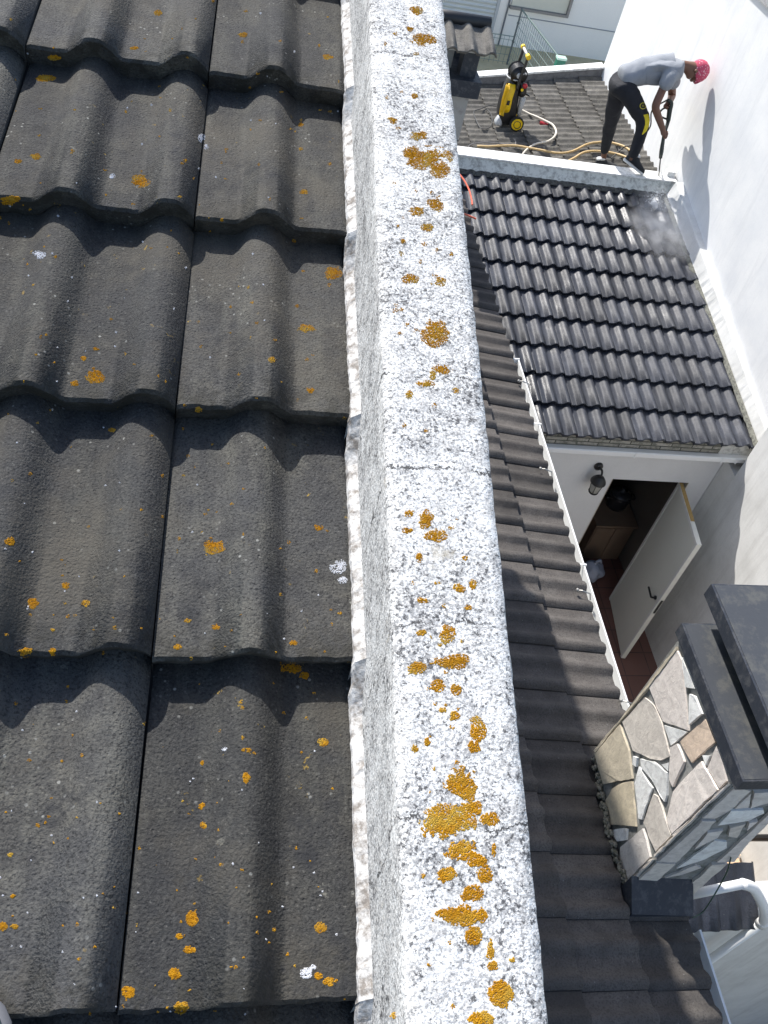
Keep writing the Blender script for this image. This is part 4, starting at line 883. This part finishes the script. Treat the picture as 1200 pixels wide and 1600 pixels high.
# cap: pink cloth with white spots
CP = N('pink_spotted_cloth', .85, spec=.2); v = CP.vor(52); CP.col(CP.mix(CP.ramp(v, (.22, 1.), (.32, 0.)), (.52,.085,.14), (.74,.50,.54)))
bm = bmesh.new(); bmesh.ops.create_uvsphere(bm, u_segments=28, v_segments=18, radius=.116)
cc = H + crown*.006 - face*.002
for vv in list(bm.verts):
    u, v_, w_ = vv.co
    vv.co = cc + side*u*.86 + face*v_*1.0 + crown*(w_*1.02 if w_ > 0 else w_*.9)
bmesh.ops.bisect_plane(bm, geom=bm.verts[:]+bm.edges[:]+bm.faces[:], plane_co=cc - crown*.066, plane_no=(-crown + face*.62).normalized(), clear_outer=True)
for vv in bm.verts: vv.co += (vv.co-cc).normalized()*.004*noise.noise(vv.co*28)
bmesh.ops.solidify(bm, geom=bm.faces[:], thickness=-.004)
cap = obj('cap', bm, CP.m, mn, True)
bm = bmesh.new()
R0 = [cc + face*.080 + crown*.035 + side*u for u in (-.07,-.045,-.015,.015,.045,.07)]; R1 = [cc + face*(.080+.045*(1-(u/.08)**2)) + crown*(.020) + side*u for u in (-.07,-.045,-.015,.015,.045,.07)]
for i in range(5): bm.faces.new([bm.verts.new(p) for p in (R0[i], R0[i+1], R1[i+1], R1[i])])
bmesh.ops.remove_doubles(bm, verts=bm.verts, dist=.0005); bmesh.ops.solidify(bm, geom=bm.faces[:], thickness=.006); obj('cap_brim', bm, CP.m, cap, True)
for s_ in (-1, 1):
    bm = bmesh.new(); bmesh.ops.create_uvsphere(bm, u_segments=10, v_segments=8, radius=.008, matrix=Matrix.Translation(H + face*.082 - crown*.050 + side*s_*.028)); obj('eye', bm, simple('eye_white', (.5,.48,.45), .3), mn, True)
    bm = bmesh.new(); bmesh.ops.create_uvsphere(bm, u_segments=10, v_segments=8, radius=.020, matrix=Matrix.Translation(H - crown*.062 + side*s_*.080 - face*.012)); obj('ear', bm, SKN, mn, True)
# shoes
def shoe(toe, heel, up, par, nm='shoe'):
    toe = Vector(toe); heel = Vector(heel); ax_ = (heel-toe).normalized(); L = (heel-toe).length; up = (up - ax_*up.dot(ax_)).normalized(); sd_ = ax_.cross(up)
    def rings(k0, h0, hs, w_):
        out = []
        for t, wf, hf in hs: out.append([toe + ax_*L*t + sd_*w_*wf*math.cos(a) + up*(h0 + hf*(.5+.5*math.sin(a))) for a in [i*math.pi/8 for i in range(16)]])
        return out
    bm = bmesh.new(); loft(bm, rings(0, .018, ((.02,.35,.02),(.08,.75,.04),(.25,1,.055),(.45,.95,.075),(.62,.85,.11),(.8,.8,.12),(.95,.7,.11),(1,.4,.06)), .047)); a_ = obj(nm, bm, simple('black_canvas', (.018,.02,.024), .8), par, True)
    bm = bmesh.new(); loft(bm, rings(0, -.006, ((0,.4,.03),(.06,.85,.034),(.25,1.05,.034),(.5,.95,.034),(.8,.9,.034),(.96,.75,.034),(1.02,.4,.03)), .050)); obj('sole', bm, simple('off_white_rubber', (.68,.68,.66), .6), a_, True)
    bm = bmesh.new(); loft(bm, rings(0, .11, ((.60,.4,.030),(.66,.62,.035),(.9,.62,.035),(.96,.4,.030)), .05)); obj('sock', bm, simple('white_sock', (.70,.70,.70), .9), a_, True)
tN = onz(1004,273,-4.436); hNl = ony2(973,254,9.20); hNl.z = max(hNl.z, -4.43)
shoe(tN, hNl + Vector((0,0,.03)), Vector((.1,0,1)), mn)
zf = lambda q: (B_grey.ray_cast(q+Vector((0,0,.8)), Vector((0,0,-1)), 2)[0] or q).z
hF_ = Vector((anF[0]-.06, anF[1]+.0, 0)); tF_ = Vector((anF[0]+.20, anF[1]-.05, 0)); hF_.z = -4.72; tF_.z = -4.66
hF_.z = zf(Vector((hF_.x,hF_.y,-4.7)))+.01; tF_.z = zf(Vector((tF_.x,tF_.y,-4.7)))+.01
shoe(tF_, hF_, Vector((0,0,1)), mn)
# marks on the trousers: a ring emblem on the thigh, a curved yellow stripe over the knee
B_tr = bvh(trs)
def onleg(px, py, d=.002):
    r = ray(px, py).normalized(); h = B_tr.ray_cast(Vector((0,0,0)), r); return None if h[0] is None else h[0] + (h[1] if h[1].dot(r) < 0 else -h[1])*d
def legpatch(name, quads, mat):
    bm = bmesh.new()
    for (a, b, c, d) in quads:
        def bl(u, v): return ((a[0]*(1-u)+b[0]*u)*(1-v)+(d[0]*(1-u)+c[0]*u)*v, (a[1]*(1-u)+b[1]*u)*(1-v)+(d[1]*(1-u)+c[1]*u)*v)
        n_ = 4
        for i in range(n_):
            for j in range(n_):
                q = [onleg(*bl(u/n_, v/n_), .004) for u, v in ((i,j),(i+1,j),(i+1,j+1),(i,j+1))]
                if None in q: continue
                bm.faces.new([bm.verts.new(p) for p in q])
    bmesh.ops.remove_doubles(bm, verts=bm.verts, dist=.0003)
    return obj(name, bm, mat, trs, True)
MY = simple('yellow_print', (.70,.55,.01), .6)
Lc = [(1005.0,179.5,1012,178.0),(1007.0,184,1013.5,182),(1008,189,1014.5,187.5),(1008,194,1014.3,193),(1006.5,199,1012.5,199),(1005,204,1009.5,205),(1003,209.5,1004,210.5)]
legpatch('yellow_stripe', [[(a[0],a[1]),(a[2],a[3]),(b[2],b[3]),(b[0],b[1])] for a, b in zip(Lc, Lc[1:])], MY)
qs = []
for r0_, r1_ in ((3.9, 5.3), (0.0, 2.0)):
    for k in range(20):
        a0, a1 = k*math.pi/10, (k+1)*math.pi/10
        if r0_ == 0: 
            if k % 2: continue
        qs.append([(1004.5+r0_*math.cos(a0)+.01, 165.5+r0_*math.sin(a0)), (1004.5+r1_*math.cos(a0), 165.5+r1_*math.sin(a0)), (1004.5+r1_*math.cos(a1), 165.5+r1_*math.sin(a1)), (1004.5+r0_*math.cos(a1), 165.5+r0_*math.sin(a1)+.01)])
legpatch('ring_emblem', qs, simple('dull_yellow_print', (.42,.36,.03), .6))
B_sh = bvh(shirt)
# spray lance, held but a thing of its own
lc = empty('spray_lance', tuple(g2), 'black spray lance held by the man, pointing down at the black roof', 'spray lance')
bm = bmesh.new(); tube(bm, smoothpath([g0+Vector((-.05,0,.02)), g0, g0.lerp(g1,.4), g1], 4), [.016,.018,.02,.022,.026,.028,.028,.028,.027,.026,.025,.024,.022], 10); obj('trigger_gun', bm, simple('dark_green_black_plastic', (.018,.03,.027), .45), lc, True)
bm = bmesh.new(); a = g0.lerp(g1,.25); tube(bm, smoothpath([a, a+Vector((-.075,0,-.03)), a+Vector((-.08,0,-.10)), g1+Vector((-.01,0,.02))], 4), .010, 8); obj('trigger_guard', bm, M_BLACKP, lc, True)
bm = bmesh.new(); tube(bm, [g1, g2, g3.lerp(g2,.3), g3], [.020,.018,.024,.019], 12); obj('lance_tube', bm, simple('dark_grey_plastic', (.05,.06,.055), .5), lc, True)
bm = bmesh.new(); tube(bm, [g3, g4], .0075, 8); obj('thin_tube', bm, M_DARK, lc, True)
bm = bmesh.new(); tube(bm, [g4, g4.lerp(g5,.1), g4.lerp(g5,.2), g4.lerp(g5,.9), g5], [.010,.022,.017,.018,.012], 12); obj('nozzle', bm, M_BLACKP, lc, True)
bm = bmesh.new(); lp = [g0+Vector((-.05,0,.02)), g0+Vector((-.12,.1,-.15)), ony2(1015,200,9.75), ony2(990,225,9.8), onroof(972,236,.04), onroof(955,248,.02)]
tube(bm, smoothpath(lp, 8), .008, 8); tag(obj('high_pressure_hose', bm, M_CAB, None, True), 'thin black high-pressure hose running from the lance down behind the man\'s legs', 'hose')
# water jet and the mist it throws up
tgt = onp(1021, 322, Eo + Vector((0,0,0)), Nk)
jn = N('white_spray', .6, (.85,.87,.9)); jn.b.inputs['Alpha'].default_value = .55; jn.b.inputs['Transmission Weight'].default_value = .2
bm = bmesh.new(); ds = tgt-g5; tube(bm, [g5+ds*t for t in (0,.3,.6,.85,.98)], [.005,.012,.022,.034,.05], 12); 
for k in range(420):
    t = random.random()**.35; p = g5+ds*t + Vector((random.gauss(0,1), random.gauss(0,1), random.gauss(0,.6)))*.065*t + (Vector((0,0,abs(random.gauss(0,.09)))) if t > .8 else Vector()); bmesh.ops.create_icosphere(bm, subdivisions=1, radius=random.uniform(.002,.006), matrix=Matrix.Translation(p))
tag(obj('water_jet', bm, jn.m, None, True), 'white water jet from the lance nozzle striking the wet black tiles', 'water', kind='stuff')
mist = bpy.data.materials.new('spray_mist'); mist.use_nodes = True; mt = mist.node_tree; mt.nodes.remove(mt.nodes['Principled BSDF'])
pv_ = mt.nodes.new('ShaderNodeVolumePrincipled'); pv_.inputs['Color'].default_value = (.99,.99,1,1); pv_.inputs['Anisotropy'].default_value = .0
tc = mt.nodes.new('ShaderNodeTexCoord'); nz_ = mt.nodes.new('ShaderNodeTexNoise'); nz_.inputs['Scale'].default_value = 3.2; nz_.inputs['Detail'].default_value = 4; mt.links.new(tc.outputs['Object'], nz_.inputs[0])
ln_ = mt.nodes.new('ShaderNodeVectorMath'); ln_.operation = 'LENGTH'; mt.links.new(tc.outputs['Object'], ln_.inputs[0])
def mth(op, a, b):
    n_ = mt.nodes.new('ShaderNodeMath'); n_.operation = op
    for i, v_ in enumerate((a, b)):
        if isinstance(v_, (int, float)): n_.inputs[i].default_value = v_
        else: mt.links.new(v_, n_.inputs[i])
    return n_.outputs[0]
fall = mth('MAXIMUM', mth('SUBTRACT', 1.0, ln_.outputs['Value']), 0.0)
den = mth('MULTIPLY', mth('MULTIPLY', fall, mth('MAXIMUM', mth('MULTIPLY', mth('SUBTRACT', nz_.outputs['Fac'], .36), 4.0), 0.0)), 5.5)
mt.links.new(den, pv_.inputs['Density']); mt.links.new(pv_.outputs[0], mt.nodes['Material Output'].inputs['Volume'])
bm = bmesh.new(); bmesh.ops.create_icosphere(bm, subdivisions=3, radius=1.0)
me = bpy.data.meshes.new('spray_mist'); bm.to_mesh(me); bm.free(); me.materials.append(mist)
o = bpy.data.objects.new('spray_mist', me); COL.objects.link(o)
mc = onp(1030, 365, Eo, Nk) + Vector((0, 0, .10)); o.location = mc; o.scale = (.42, .58, .20); o.rotation_euler = (rad(12), 0, 0)
tag(o, 'pale spray mist drifting over the wet corner of the black roof', 'mist', kind='stuff')
